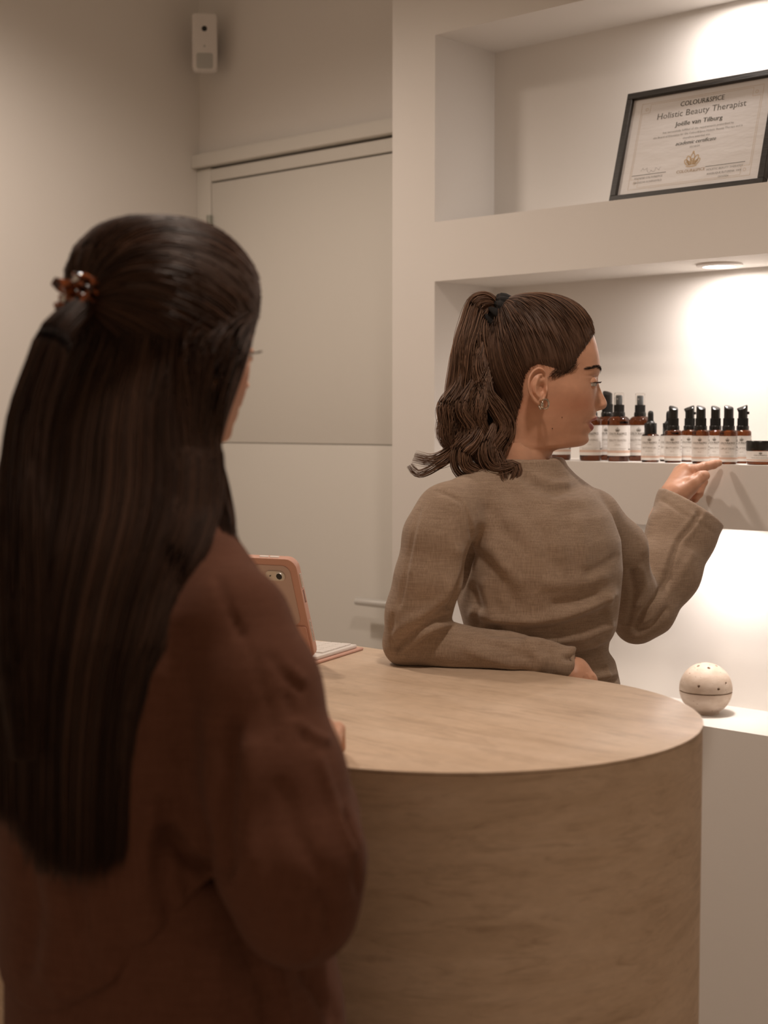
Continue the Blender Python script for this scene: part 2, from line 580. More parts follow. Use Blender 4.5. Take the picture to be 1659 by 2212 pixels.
SHAPES = {}
def glass_profile(R, h_sh, neck_r, h_neck, kind):
    k = R * (0.55 if kind == 'tall' else 0.36)
    pr = [(0, .0012), (R * .8, .0), (R * .93, .0006), (R, .004), (R, h_sh - k)]
    for i in range(1, 8):
        a = math.pi / 2 * i / 7
        pr.append((neck_r + (R - neck_r) * math.cos(a), h_sh - k + k * math.sin(a)))
    pr += [(neck_r, h_neck), (0, h_neck)]
    return pr

def ribs(r, z0, z1, n=40, d=.0006):
    """ribbed collar"""
    V = []; F = []
    for k in range(2 * n):
        a = math.pi * k / n; rr = r if k % 2 else r - d
        for z in (z0, z1):
            V.append((rr * math.cos(a), rr * math.sin(a), z))
    m = 2 * n
    for k in range(m):
        k2 = (k + 1) % m
        F.append((2*k, 2*k2, 2*k2+1, 2*k+1))
    F.append(tuple(2*k+1 for k in range(m))); F.append(tuple(2*k for k in reversed(range(m))))
    return V, F

def make_bottle(name, loc, rot, kind, top, title, sub, label, cat, group, icons=True):
    root = empty(name, loc, rot)
    tag(root, label, cat, group)
    big = kind == 'tall'
    R = .0228 if big else .0170
    h_sh = .094 if big else .0665
    if kind == 'dropper': R, h_sh = .0182, .058
    nr = .0095 if big else .0088
    pr = glass_profile(R, h_sh, nr, h_sh + .010, kind)
    g = MB().lathe(pr, 48).build('glass_body', M_AMBER, root, sharp=50)
    # label
    lz0, lz1 = (.0120, .0745) if big else (.0046, .0545)
    if kind == 'dropper': lz0, lz1 = .0046, .0535
    V, F = sheet(R + .0003, lz0, lz1, math.pi * 1.85)
    lab = mk('label', V, F, M_LABEL, root)
    H = lz1 - lz0; rr = R + .0005
    bz = lz0 + H * .10
    V, F = sheet(rr, bz, bz + H * .075, math.pi * 1.85); mk('pink_band', V, F, M_BAND, lab)
    p = Print(); pl = Print(); pcr = Print(); pwm = Print()
    hw = R * 1.02
    pcr.crest(0, H * .80, H * .125)
    pwm.text('COLOUR&SPICE', 0, H * .685, H * .115, width=hw * 1.75, serif=True, fat=.018)
    pl.text('HOLISTIC SKINCARE', 0, H * .64, H * .035, width=hw * 1.0)
    pl.text(title, 0, H * .475, H * .105, width=hw * min(1.7, .18 * len(title)), serif=True, fat=.004)
    pl.rect(-hw * .5, H * .425, hw * .5, H * .428)
    pl.text(sub, 0, H * .345, H * .05, width=hw * .07 * max(4, len(sub)) * 1.2)
    for q in (0, 1):
        pl.rect(-hw * .8, H * (.235 - .045 * q), hw * (.8 - .15 * q), H * (.243 - .045 * q))
    pl.rect(-hw * 1.05, H * .97, hw * 1.9, H * .974)
    if icons:
        u0 = hw * 1.08
        pl.rect(u0, H * .2, u0 + R * .02, H * .97)
        if big:
            for q in range(15):
                pl.rect(u0 + R * .1, H * (.45 + .033 * q), u0 + R * .62, H * (.455 + .033 * q))
            pl.frame(u0 + R * .12, H * .23, u0 + R * .5, H * .42, R * .025)
            p.rect(u0 + R * .02, H * .195, u0 + R * .62, H * .225)
        else:
            for q in range(3):
                pl.frame(u0, H * (.2 + .255 * q), u0 + R * .55, H * (.2 + .255 * q + .255), R * .025)
            p.ring(u0 + R * .27, H * .82, R * .05, H * .035, R * .09, n=8)
            p.ring(u0 + R * .27, H * .57, R * .06, H * .018, R * .09, n=8)
            p.ring(u0 + R * .27, H * .33, R * .06, H * .03, R * .03, 0, 230, n=8)
    V, F = wrap(pcr, rr, lz0); mk('crest', V, F, M_INK, lab, smooth=False)
    V, F = wrap(pwm, rr, lz0); mk('wordmark', V, F, M_INK, lab, smooth=False)
    if p.n:
        V, F = wrap(p, rr, lz0); mk('icons', V, F, M_INK, lab, smooth=False)['kind'] = 'stuff'
    V, F = wrap(pl, rr, lz0); mk('fine_print', V, F, M_INKL, lab, smooth=False)['kind'] = 'stuff'
    # closure
    zc = h_sh - .001
    if top == 'spray':
        MB().lathe([(.0, zc), (.0125, zc), (.0128, zc + .003), (.0122, zc + .0085), (.0112, zc + .009), (.0112, zc + .010), (0, zc + .010)], 40).build('collar', M_BLACKP, root)
        V, F = ribs(.0108, zc + .0095, zc + .024); mk('ribbed_neck', V, F, M_BLACKR, root, smooth=False)
        s = MB(); s.lathe([(.0065, zc + .024), (.0068, zc + .026), (.0068, zc + .0425), (.0055, zc + .0440), (0, zc + .0440)], 32)
        sp = s.build('sprayer', M_GREYP, root)
        nz = MB().lathe([(.0013, 0), (.0013, .0012), (0, .0012)], 14)
        nv = [(v[0] - .0028, -.0068 - v[2] + .0003, zc + .036 + v[1]) for v in nz.v]
        mk('nozzle', nv, nz.f, M_LABEL, sp, fix=True)
        MB().lathe([(.0098, zc + .0245), (.0100, zc + .0475), (.0088, zc + .0490), (.0, zc + .0490), (0, zc + .0484), (.0086, zc + .0484), (.0093, zc + .0472), (.0092, zc + .0245)], 40).build('clear_cap', M_CLEAR, root)
    elif top == 'dropper':
        MB().lathe([(.0, zc), (.0122, zc), (.0125, zc + .001), (.0125, zc + .0215), (.0118, zc + .0225), (0, zc + .0225)], 40).build('cap', M_BLACKP, root)
        MB().lathe([(.0095, zc + .022), (.0082, zc + .0245), (.0062, zc + .0265), (.0058, zc + .031), (.0058, zc + .041), (.0052, zc + .0445), (.0036, zc + .0468), (0, zc + .0477)], 28).build('rubber_bulb', M_RUBBER, root)
    else:   # serum pump with slanted head, under its overcap ('pump') or bare with a spout ('spout')
        s_ = 1.12 if big else 1.0
        MB().lathe([(.0, zc), (.0118*s_, zc), (.0122*s_, zc + .002), (.0122*s_, zc + .0075), (.0116*s_, zc + .0088), (0, zc + .0088)], 40).build('collar', M_BLACKP, root)
        V, F = ribs(.0106*s_, zc + .0085, zc + .0235*s_); mk('ribbed_neck', V, F, M_BLACKR, root, smooth=False)
        z0 = zc + .0232*s_
        # pump head: cylinder cut by a slanted, slightly domed top
        V = []; F = []; seg = 36; rows = 14
        rh = .0091*s_
        for i in range(rows):
            t = i / (rows - 1)
            for k in range(seg):
                a = 2 * math.pi * k / seg
                c, sn = math.cos(a), math.sin(a)
                hgt = (.0235 - .0030 * (1 - 0) * max(0, -sn) + .0012 * sn - .002 * c * (1 if top == 'pump' else -1.6)) * s_
                rr_ = rh * (1 if t < .9 else (1 - ((t - .9) / .1) ** 2 * .18))
                ext = 0.0
                if top == 'spout' and t > .62:
                    ext = .0036 * max(0, -c) ** 3 * (t - .62) / .38
                V.append(((rr_ + ext) * c, (rr_ + ext) * sn, z0 + hgt * t))
        for i in range(rows - 1):
            for k in range(seg):
                k2 = (k + 1) % seg
                F.append((i*seg+k, i*seg+k2, (i+1)*seg+k2, (i+1)*seg+k))
        V.append((0, 0, z0 + .0246 * s_)); c_ = len(V) - 1
        for k in range(seg):
            F.append(((rows-1)*seg+k, (rows-1)*seg+(k+1) % seg, c_))
        hd = mk('pump_head', V, F, M_BLACKP, root, sharp=30)
        if top == 'spout':
            MB().rbox((.0068*s_, -.003, z0 + .008), (.0125*s_, .003, z0 + .0135), .0012).build('lock_clip', M_BLACKP, hd)
    return root

ZS = SL[1][0]
def shelf_pos(px, Y):
    p = on_plane_y(px, 950, Y)
    return (p[0], Y, ZS)
Y_F1, Y_F2 = 2.560, 2.618
FACE = YAW + 0.0
bottles = [
 ('lotion_bottle', 1210, 2.565, 'tall', 'spray', 'CLEANSING', 'WASH', 'tall amber glass bottle at the end of the row, mostly behind the pointing woman\'s neck', 'tall amber bottles on the shelf'),
 ('lotion_bottle', 1276, 2.560, 'tall', 'pump', 'CLEANSING', 'WASH', 'tall amber wash bottle with white label, showing beyond the pointing woman\'s lips', 'tall amber bottles on the shelf'),
 ('lotion_bottle', 1311.5, 2.622, 'tall', 'pump', 'CLEANSING', 'WASH', 'tall amber bottle with solid black pump cap, behind the clear-capped lotion spray', 'tall amber bottles on the shelf'),
 ('spray_bottle', 1336.5, 2.556, 'tall', 'spray', 'BEAUTY MANTRA', 'LOTION', 'tall amber lotion spray bottle with clear cap, unobstructed BEAUTY MANTRA label', 'tall amber bottles on the shelf'),
 ('spray_bottle', 1382, 2.618, 'tall', 'spray', 'BEAUTY MANTRA', 'LOTION', 'tall amber spray bottle with clear cap, behind the dropper bottle', 'tall amber bottles on the shelf'),
 ('dropper_bottle', 1405, 2.553, 'dropper', 'dropper', 'BOTANICAL', 'BEAUTY OIL', 'amber dropper bottle with black bulb, label reading BOTANICAL in full view', 'dropper bottles on the shelf'),
 ('dropper_bottle', 1444.5, 2.615, 'dropper', 'dropper', 'BOTANICAL', 'BEAUTY OIL', 'amber dropper bottle half hidden behind the BEAUTY DETOX serum', 'dropper bottles on the shelf'),
 ('serum_bottle', 1454, 2.552, 'small', 'pump', 'BEAUTY DETOX', 'SERUM', 'small amber serum bottle labelled BEAUTY DETOX, standing in the front row', 'small serum pump bottles on the shelf'),
 ('serum_bottle', 1489.5, 2.612, 'small', 'spout', 'BEAUTY DETOX', 'SERUM', 'small amber serum bottle with bare spout pump, behind and between DETOX and REBALANCE', 'small serum pump bottles on the shelf'),
 ('serum_bottle', 1513.5, 2.546, 'small', 'pump', 'REBALANCE', 'SERUM', 'small amber serum bottle labelled REBALANCE above the pointing finger', 'small serum pump bottles on the shelf'),
 ('serum_bottle', 1545, 2.608, 'small', 'pump', 'REBALANCE', 'SERUM', 'small amber serum bottle in the second row between REBALANCE and UPLIFTING', 'small serum pump bottles on the shelf'),
 ('serum_bottle', 1573.5, 2.543, 'small', 'pump', 'UPLIFTING', 'SERUM', 'small amber serum bottle labelled UPLIFTING beside the pointing fingertip', 'small serum pump bottles on the shelf'),
 ('serum_bottle', 1604, 2.604, 'small', 'spout', 'UPLIFTING', 'SERUM', 'small amber serum bottle with spout pump, behind UPLIFTING and next to the black-lidded jar', 'small serum pump bottles on the shelf'),
]
for nm, px, Y, kind, top, title, sub, lab, grp in bottles:
    p = shelf_pos(px, Y)
    rot = math.atan2(p[0], -p[1]) + math.pi          # label faces the room, towards the camera
    rot = math.atan2(-p[0], p[1]) * 0.98
    make_bottle(nm, p, rot - .10, kind, top, title, sub, lab, 'bottle', grp)

# jar
p = shelf_pos(1644, 2.556)
jar = empty('cream_jar', p, math.atan2(-p[0], p[1]) - .02)
tag(jar, 'squat dark glass moisturizer jar with wide black lid at the end of the row', 'jar')
MB().lathe([(0, .001), (.024, 0), (.0262, .0012), (.0268, .004), (.0268, .027), (.0255, .029), (0, .029)], 48).build('glass_body', M_AMBER, jar)
V, F = sheet(.0271, .0065, .0262, math.pi * 1.85); jl = mk('label', V, F, M_LABEL, jar)
V, F = sheet(.0272, .0082, .0102, math.pi * 1.85); mk('pink_band', V, F, M_BAND, jl)
pp = Print(); pp.crest(0, .0205, .0048); V, F = wrap(pp, .0273, 0); mk('crest', V, F, M_INK, jl, smooth=False)
pp = Print(); pp.text('COLOUR&SPICE', 0, .0172, .0030, width=.026, serif=True, fat=.018)
V, F = wrap(pp, .0273, 0); mk('wordmark', V, F, M_INK, jl, smooth=False)
pp = Print(); pp.text('REBALANCE MOISTURIZER', 0, .0125, .0026, width=.036, serif=True, fat=.004); 
V, F = wrap(pp, .0273, 0); mk('product_name', V, F, M_INKL, jl, smooth=False)
MB().lathe([(.0, .0272), (.0276, .0272), (.0279, .028), (.0279, .0445), (.0270, .0458), (0, .0458)], 56).build('lid', M_BLACKP, jar)

# ------------------------------------------------------------------ stone ball diffuser
M_STONE = mat('travertine_ball', (0.6, 0.5, 0.42), rough=0.6)
_v = obj_coords(M_STONE, (1, 1, 2.2)); _n = noise(M_STONE, _v, 30, 5)
_r = ramp(M_STONE, [(0.35, (0.53, 0.41, 0.32)), (0.65, (0.64, 0.53, 0.44))])
LK(M_STONE, _n.outputs['Fac'], _r.inputs['Fac'])
_vo = N(M_STONE, 'ShaderNodeTexVoronoi'); _vo.inputs['Scale'].default_value = 95; LK(M_STONE, obj_coords(M_STONE, (1, 1, 1.6)), _vo.inputs['Vector'])
_r2 = ramp(M_STONE, [(0.10, (0.45, 0.30, 0.18)), (0.17, (1, 1, 1))]); LK(M_STONE, _vo.outputs['Distance'], _r2.inputs['Fac'])
_nm = noise(M_STONE, obj_coords(M_STONE), 22, 2); _r3 = ramp(M_STONE, [(0.52, (0, 0, 0)), (0.58, (1, 1, 1))]); LK(M_STONE, _nm.outputs['Fac'], _r3.inputs['Fac'])
_mx = N(M_STONE, 'ShaderNodeMix', data_type='RGBA', blend_type='MULTIPLY')
LK(M_STONE, _r3.outputs['Color'], _mx.inputs[0]); LK(M_STONE, _r.outputs['Color'], _mx.inputs[6]); LK(M_STONE, _r2.outputs['Color'], _mx.inputs[7])
base_col(M_STONE, _mx.outputs[2])
bump(M_STONE, _r2.outputs['Color'], 0.3, 0.002)
bp = on_plane_z(1519.5, 1541, SL[0][0]); BR = .0535
ball = empty('stone_diffuser', (bp[0], bp[1] + .008, SL[0][0]), YAW)
tag(ball, 'round pitted travertine aroma diffuser ball standing on the lit ledge', 'diffuser')
zc = BR * .93
def arc(a0, a1, n, r=BR): return [(r * math.cos(math.radians(a0 + (a1-a0)*k/n)), zc + r * math.sin(math.radians(a0 + (a1-a0)*k/n))) for k in range(n+1)]
low = [(0, 0.0)] + [(.028, 0.0)] + [q for q in arc(-58, -5.2, 14)] + [(BR * .965, zc - .0048), (0, zc - .0048)]
MB().lathe(low, 64).build('lower_half', M_STONE, ball)
up = [(0, zc - .0022), (BR * .975, zc - .0022)] + arc(-2.0, 89.9, 20)
HOLES = []
for k, (a, e) in enumerate([(-90, 62), (-30, 66), (30, 76), (-150, 66), (150, 76), (90, 62), (-74, 9), (-118, 14), (-50, 20)]):
    a = math.radians(a); e = math.radians(e)
    HOLES.append((np.array([math.cos(e)*math.cos(a), math.cos(e)*math.sin(a), math.sin(e)]), .0029 if k < 6 else .0022))
up = [(0, zc - .0022), (BR * .975, zc - .0022)] + arc(-2.0, 89.9, 110)
ub = MB().lathe(up, 300)
uv_ = np.array(ub.v); dr_ = uv_ - np.array([0, 0, zc]); ln_ = np.linalg.norm(dr_, axis=1, keepdims=True) + 1e-9
for n_, r_ in HOLES:                       # sink each vent into the shell
    far_ = np.linalg.norm(dr_ / ln_ - n_, axis=1) * BR
    sink = np.where(ln_[:, 0] > BR * .985, .0075 * (1 - np.clip((far_ - r_ * .75) / (r_ * .35), 0, 1)), 0)
    uv_ -= n_ * sink[:, None]
mk('upper_half', uv_, ub.f, M_STONE, ball, sharp=50)
MB().lathe([(BR*.90, zc - .006), (BR*.90, zc - .001)], 48).build('joint', M_STONE, ball)
for n_, r_ in HOLES:                       # bottom of each vent
    n_ = Vector(n_); q = n_.to_track_quat('Z', 'Y')
    pit = MB().lathe([(0, .0), (r_*.8, .0), (r_*.8, -.001), (0, -.001)], 14)
    vv = [tuple(Vector((0, 0, zc)) + n_ * (BR - .0070) + q @ Vector(v)) for v in pit.v]
    mk('vent_hole', vv, pit.f, M_STONE, ball, fix=True)

# ------------------------------------------------------------------ framed certificate
M_FRAME = mat('black_wood_frame', (0.040, 0.032, 0.024), rough=0.45)
_v = obj_coords(M_FRAME, (8, 160, 160)); _n = noise(M_FRAME, _v, 3, 5)
_r = ramp(M_FRAME, [(0.35, (0.010, 0.008, 0.006)), (0.7, (0.034, 0.027, 0.021))])
LK(M_FRAME, _n.outputs['Fac'], _r.inputs['Fac']); base_col(M_FRAME, _r.outputs['Color']); bump(M_FRAME, _n.outputs['Fac'], .25, .002)
M_PAPER = mat('certificate_paper', (0.72, 0.695, 0.68), rough=0.45)
_v = obj_coords(M_PAPER, (3, 1, 9)); _n = noise(M_PAPER, _v, 4, 3); bump(M_PAPER, _n.outputs['Fac'], .12, .01)
M_GOLD = mat('gold_print', (0.56, 0.40, 0.23), rough=0.6)
M_CINK = mat('certificate_ink', (0.10, 0.10, 0.085), rough=0.7)
M_CINKL = mat('certificate_ink_grey', (0.27, 0.26, 0.24), rough=0.7)
M_GLASS = mat('frame_glass', (1, 1, 1), rough=0.02, trans=1.0, ior=1.1)
FY0 = 2.522
bl = on_plane_y(1314, 440, FY0); br = on_plane_y(1647, 400, FY0)
FWid = br[0] - bl[0]; FH = .238
lean = math.atan2(.067, .228)
cert = empty('framed_certificate', ((bl[0] + br[0]) / 2, FY0, SL[2][0]))
tag(cert, 'black wood framed certificate standing tilted on the top niche shelf', 'picture frame')
def lean_geo(V):
    V = np.asarray(V, float); out = V.copy()
    out[:, 1] = V[:, 1] * math.cos(lean) + V[:, 2] * math.sin(lean)
    out[:, 2] = V[:, 2] * math.cos(lean) - V[:, 1] * math.sin(lean)
    return out
B = .0135; TH = .018; hw = FWid / 2
for nm, a, b in (('frame_bar', (-hw, 0, 0), (hw, TH, B)), ('frame_bar', (-hw, 0, FH - B), (hw, TH, FH)),
                 ('frame_bar', (-hw, 0, B), (-hw + B, TH, FH - B)), ('frame_bar', (hw - B, 0, B), (hw, TH, FH - B))):
    g = MB().rbox(a, b, .0008, 1)
    mk(nm, lean_geo(g.v), g.f, M_FRAME, cert)
g = MB().box((-hw + B - .001, .009, B - .001), (hw - B + .001, .011, FH - B + .001))
sh = mk('certificate_sheet', lean_geo(g.v), g.f, M_PAPER, cert, smooth=False)
g = MB().box((-hw + B - .001, .0145, B - .001), (hw - B + .001, .016, FH - B + .001))
mk('backing_board', lean_geo(g.v), g.f, M_FRAME, cert, smooth=False)
pw, ph = (hw - B) * 2, FH - 2 * B
a_ = lean_geo([(0, TH, .13)])[0]
es = MB().tube([(0, a_[1], a_[2]), (0, .150, .006)], .005, 8)
mk('easel_strut', es.v, es.f, M_FRAME, cert)
def cprint(name, p, m, off):
    V, F = p.uv()
    q = np.stack([V[:, 0], np.full(len(V), .009 - off), B + ph / 2 + V[:, 1]], 1)
    mk(name, lean_geo(q), F, m, sh, smooth=False)
def cline(name, m, text, u, v, size, **kw):
    q = Print(); q.text(text, u, v, size, **kw); cprint(name, q, m, .0003)
cline('certificate_heading', M_CINK, 'COLOUR&SPICE', .004, ph*.355, .0150, width=pw*.31, serif=True, fat=.016)
cline('certificate_title', M_CINKL, 'Holistic Beauty Therapist', .004, ph*.255, .0185, width=pw*.63, serif=True, fat=.006)
cline('holder_name', M_CINK, 'Joëlle van Tilburg', .004, ph*.155, .0135, width=pw*.335, serif=True, fat=.022)
cline('award_line', M_CINK, 'academic certificate', .004, -ph*.045, .0115, width=pw*.285, serif=True, fat=.016, shear=.28)
for u0, u1 in ((-.415, -.165), (.115, .385)):
    q = Print(); q.rect(pw*u0, -ph*.305, pw*u1, -ph*.300); cprint('signature_rule', q, M_CINK, .0003)
for i, (t_, wd) in enumerate((('has successfully fulfilled all the requirements prescribed by', .50), ('the Board of Education for the Colour&Spice Holistic Beauty Therapy and is', .63), ('therefore awarded this', .19))):
    cline('body_line', M_CINKL, t_, .004, ph*(.098 - .042*i), .0058, width=pw*wd)
cline('date_line', M_CINKL, '22/10/24', .004, -ph*.085, .005, width=pw*.07)
for i, t_ in enumerate(('FOUNDER COLOUR&SPICE', 'NATASCHA KONINGSVELD')):
    cline('signatory_line', M_CINKL, t_, -pw*.29, -ph*(.345 + .042*i), .0060, width=pw*.205)
for i, (t_, wd) in enumerate((('HOLISTIC BEAUTY THERAPIST', .25), ('ANGELIQUE RUTGRINK- VAN', .235), ('OOSTEN', .07))):
    cline('signatory_line', M_CINKL, t_, pw*.25, -ph*(.345 + .042*i), .0060, width=pw*wd)
pg = Print()
# signature scribble
sx = np.linspace(0, 1, 60)
su = -pw*.355 + sx * pw*.15 + .0016*np.sin(sx*31); sv = -ph*.262 + .0030*np.sin(sx*27) + .0065*np.sin(sx*9.0)*(1-sx)
for i in range(59):
    dv = np.array([su[i+1]-su[i], sv[i+1]-sv[i]]); nn = np.array([-dv[1], dv[0]]) / (np.linalg.norm(dv)+1e-9) * .00025
    a = np.array([su[i], sv[i]]); b = np.array([su[i+1], sv[i+1]])
    pg.geo([a - nn, b - nn, b + nn, a + nn], [(0, 1, 2, 3)])
cprint('signature', pg, M_CINKL, .0003)
po = Print(); po.crest(.004, -ph*.27, ph*.135); cprint('gold_crest', po, M_GOLD, .0003)
cline('gold_wordmark', M_GOLD, 'COLOUR&SPICE', .004, -ph*.335, .0090, width=pw*.20, serif=True, fat=.010)
po = Print()
for q, t in ((.012, .0004), (.0155, .0004)):
    u, vv = pw/2 - q - .010, ph/2 - q - .0
    c_ = .018 if q > .013 else 0.0
    if c_ == 0: po.frame(-u, -vv, u, vv, t)
    else:
        for s in (-1, 1):
            po.rect(-u + c_, s*vv - t/2, u - c_, s*vv + t/2); po.rect(s*u - t/2, -vv + c_, s*u + t/2, vv - c_)
            for s2 in (-1, 1):
                po.rect(min(s*(u-c_), s*u), s2*(vv-c_) - t/2, max(s*(u-c_), s*u), s2*(vv-c_) + t/2)
                po.rect(s*(u-c_) - t/2, min(s2*(vv-c_), s2*vv), s*(u-c_) + t/2, max(s2*(vv-c_), s2*vv))
                po.ring(s*(u - c_*.55), s2*(vv - c_*.55), .003, .003, .0005)
cprint('gold_border', po, M_GOLD, .0003)

# brown wooden box behind the certificate
M_BWOOD = mat('brown_wood', (0.26, 0.105, 0.045), rough=0.5)
_v = obj_coords(M_BWOOD, (4, 60, 60)); _n = noise(M_BWOOD, _v, 3, 4)
_r = ramp(M_BWOOD, [(0.3, (0.20, 0.075, 0.03)), (0.7, (0.31, 0.13, 0.06))])
LK(M_BWOOD, _n.outputs['Fac'], _r.inputs['Fac']); base_col(M_BWOOD, _r.outputs['Color'])
bx = on_plane_y(1649, 385, 2.66)
wb = empty('wooden_box', (bx[0] + .075, 2.664, SL[2][0]), -.5)
tag(wb, 'small brown wooden box beside the framed certificate', 'box')
MB().rbox((-.05, -.035, 0), (.05, .035, .034), .002).build('box_body', M_BWOOD, wb)
MB().rbox((-.051, -.036, .0335), (.051, .036, .040), .002).build('lid', M_BWOOD, wb)

# ------------------------------------------------------------------ wall sensor high in the corner
M_SENS = mat('sensor_white', (0.74, 0.71, 0.69), rough=0.45)
M_LENSB = mat('sensor_lens', (0.010, 0.010, 0.010), rough=0.15)
M_PIR = mat('sensor_window', (0.47, 0.47, 0.45), rough=0.5)
sp = P(443.5, 158, 4.06)
sens = empty('motion_sensor', tuple(sp), YAW + .08)
tag(sens, 'white wall motion sensor with round black camera hole, mounted high in the corner', 'sensor')
W_, H_ = .068, .152
V, F = prism(rounded_rect(W_, H_, .010), 0, .040, .006)
mk('housing', [(a, -c, H_/2 + b) for a, b, c in V], F, M_SENS, sens, fix=True)
def disc_on(name, r, x, z, m, y=-.040, parent=sens):
    q = MB().lathe([(0, .001), (r*.9, .001), (r, .0), (r, -.002), (0, -.002)], 24)
    return mk(name, [(x + a, y - c, z + b) for a, b, c in q.v], q.f, m, parent, fix=True)
disc_on('camera_lens', .0075, 0, H_*.72, M_LENSB); disc_on('status_light', .0032, 0, H_*.415, M_PIR)
V, F = prism(rounded_rect(.045, .042, .006), 0, .004, .0015)
mk('sensor_window', [(a, -.037 - c, .024 + b) for a, b, c in V], F, M_PIR, sens, fix=True)
MB().box((-.015, -.005, .03), (.015, .10, .12)).build('bracket', M_SENS, sens)

# ------------------------------------------------------------------ tablet in a pink case with keyboard
M_PINK = mat('pink_case', (0.62, 0.36, 0.28), rough=0.5)
M_CLEARB = mat('case_back', (0.55, 0.42, 0.37), rough=0.3)
M_TABB = mat('tablet_silver', (0.62, 0.60, 0.55), rough=0.35, metal=0.6)
M_KEYW = mat('keyboard_white', (0.76, 0.71, 0.67), rough=0.5)
M_SCREEN = mat('tablet_screen', (0.015, 0.015, 0.018), rough=0.08)
tb = on_plane_z(684, 1436, CT)             # hinge corner at the counter
kr = on_plane_z(786, 1404, CT)             # outer corner of the keyboard case
ku = kr - tb; ku[2] = 0; kd = np.linalg.norm(ku)
ang = math.atan2(ku[1], ku[0])
kb = empty('keyboard_case', (tb[0], tb[1], CT), ang)
tag(kb, 'white keyboard lying open on the counter in a pink folio cover', 'keyboard')
KW, KD = .245, .175      # along -local y (hinge direction), depth along local x
KD = kd
MB().rbox((-.02, 0, 0), (KD, KW, .0045), .002).build('folio_cover', M_PINK, kb)
kbase = MB().rbox((.012, .006, .0045), (KD - .012, KW - .006, .0105), .002).build('key_deck', M_KEYW, kb)
rows = 5; kx0, kx1 = .042, KD - .020; kwid = (kx1 - kx0) / rows
for r_ in range(rows):
    cols = 12 if r_ != 0 else 7
    cw = (KW - .024) / cols
    for c_ in range(cols):
        k = MB().rbox((kx0 + kwid*r_ + .0008, .012 + cw*c_ + .0008, .0100), (kx0 + kwid*(r_+1) - .0008, .012 + cw*(c_+1) - .0008, .0128), .0006, 1)
        k.build('key', M_KEYW, kbase)
tab = empty('tablet', (tb[0], tb[1], CT + .0105), ang)
tag(tab, 'tablet in a pink protective case propped upright on the counter, back towards the visitor', 'tablet')
TW, TH_, TT = .250, .172, .012
tilt = math.atan2(.25, 1.0)
topc = LP(630, 1222, 2.0)
def tl(V, bx=.006):
    """tablet-local (x across thickness, y along width, z up) leaned back over the visitor's side"""
    V = np.asarray(V, float); out = V.copy()
    t_ = math.radians(22)
    out[:, 0] = bx + V[:, 0] * math.cos(t_) - V[:, 2] * math.sin(t_)
    out[:, 2] = V[:, 2] * math.cos(t_) + V[:, 0] * math.sin(t_)
    return out
def tslab(name, w0, w1, h0, h1, r, x0, x1, m, parent, bev=.001):
    V, F = prism(rounded_rect(w1 - w0, h1 - h0, r), 0, x1 - x0, bev)
    V = [(x1 - c if False else x0 + c, (w0 + w1)/2 + a, (h0 + h1)/2 + b) for a, b, c in V]
    return mk(name, tl(V), F, m, parent, fix=True)
y0 = .002
tslab('case_shell', y0, y0 + TW, 0, TH_, .016, -.006, .006, M_PINK, tab, .002)
tslab('screen', y0 + .006, y0 + TW - .006, .006, TH_ - .006, .012, .0045, .0066, M_SCREEN, tab, .0005)
bk = tslab('back_panel', y0 + .012, y0 + TW - .012, .060, TH_ - .011, .012, -.0070, -.005, M_CLEARB, tab, .0008)
cb = tslab('camera_bump', y0 + .022, y0 + .055, TH_ - .036, TH_ - .020, .0075, -.0085, -.006, M_TABB, tab, .0006)
def tdisc(name, r, y, z, x, m, parent):
    q = MB().lathe([(0, .0012), (r*.92, .0012), (r, .0), (r, -.001), (0, -.001)], 28)
    return mk(name, tl([(x - c, y + a, z + b) for a, b, c in q.v]), q.f, m, parent, fix=True)
tdisc('lens_ring', .0066, y0 + .031, TH_ - .028, -.0086, M_STEEL, cb)
tdisc('camera_lens', .0052, y0 + .031, TH_ - .028, -.0094, M_LENSB, cb)
tdisc('microphone_hole', .0010, y0 + .047, TH_ - .028, -.0086, M_LENSB, cb)
tslab('flap_fold', y0 + .004, y0 + TW - .004, .004, .058, .004, -.0085, -.005, M_PINK, tab, .001)
# openings along the case edge: speaker grilles, power button, volume buttons
def edge_slot(name, z0, z1, m, y=y0, w=.0042, dy=.0012):
    V = MB().rbox((-w/2, y - dy, z0), (w/2, y + .002, z1), .0008, 1)
    return mk(name, tl(V.v), V.f, m, tab)
edge_slot('power_button', TH_ - .050, TH_ - .026, M_TABB)
for k in range(10): edge_slot('speaker_slot', TH_ - .075 + k*.0022, TH_ - .0739 + k*.0022, M_LENSB, dy=.0005)
gr = edge_slot('speaker_recess', .028, .066, M_TABB, dy=.0006)
for k in range(12): edge_slot('speaker_slot', .031 + k*.0027, .0322 + k*.0027, M_LENSB, dy=.0010, w=.0028)
for k in range(2):
    V = MB().rbox((-.0022, y0 + .030 + k*.018, TH_ - .001), (.0022, y0 + .046 + k*.018, TH_ + .0010), .0006, 1)
    mk('volume_button', tl(V.v), V.f, M_KEYW, tab)

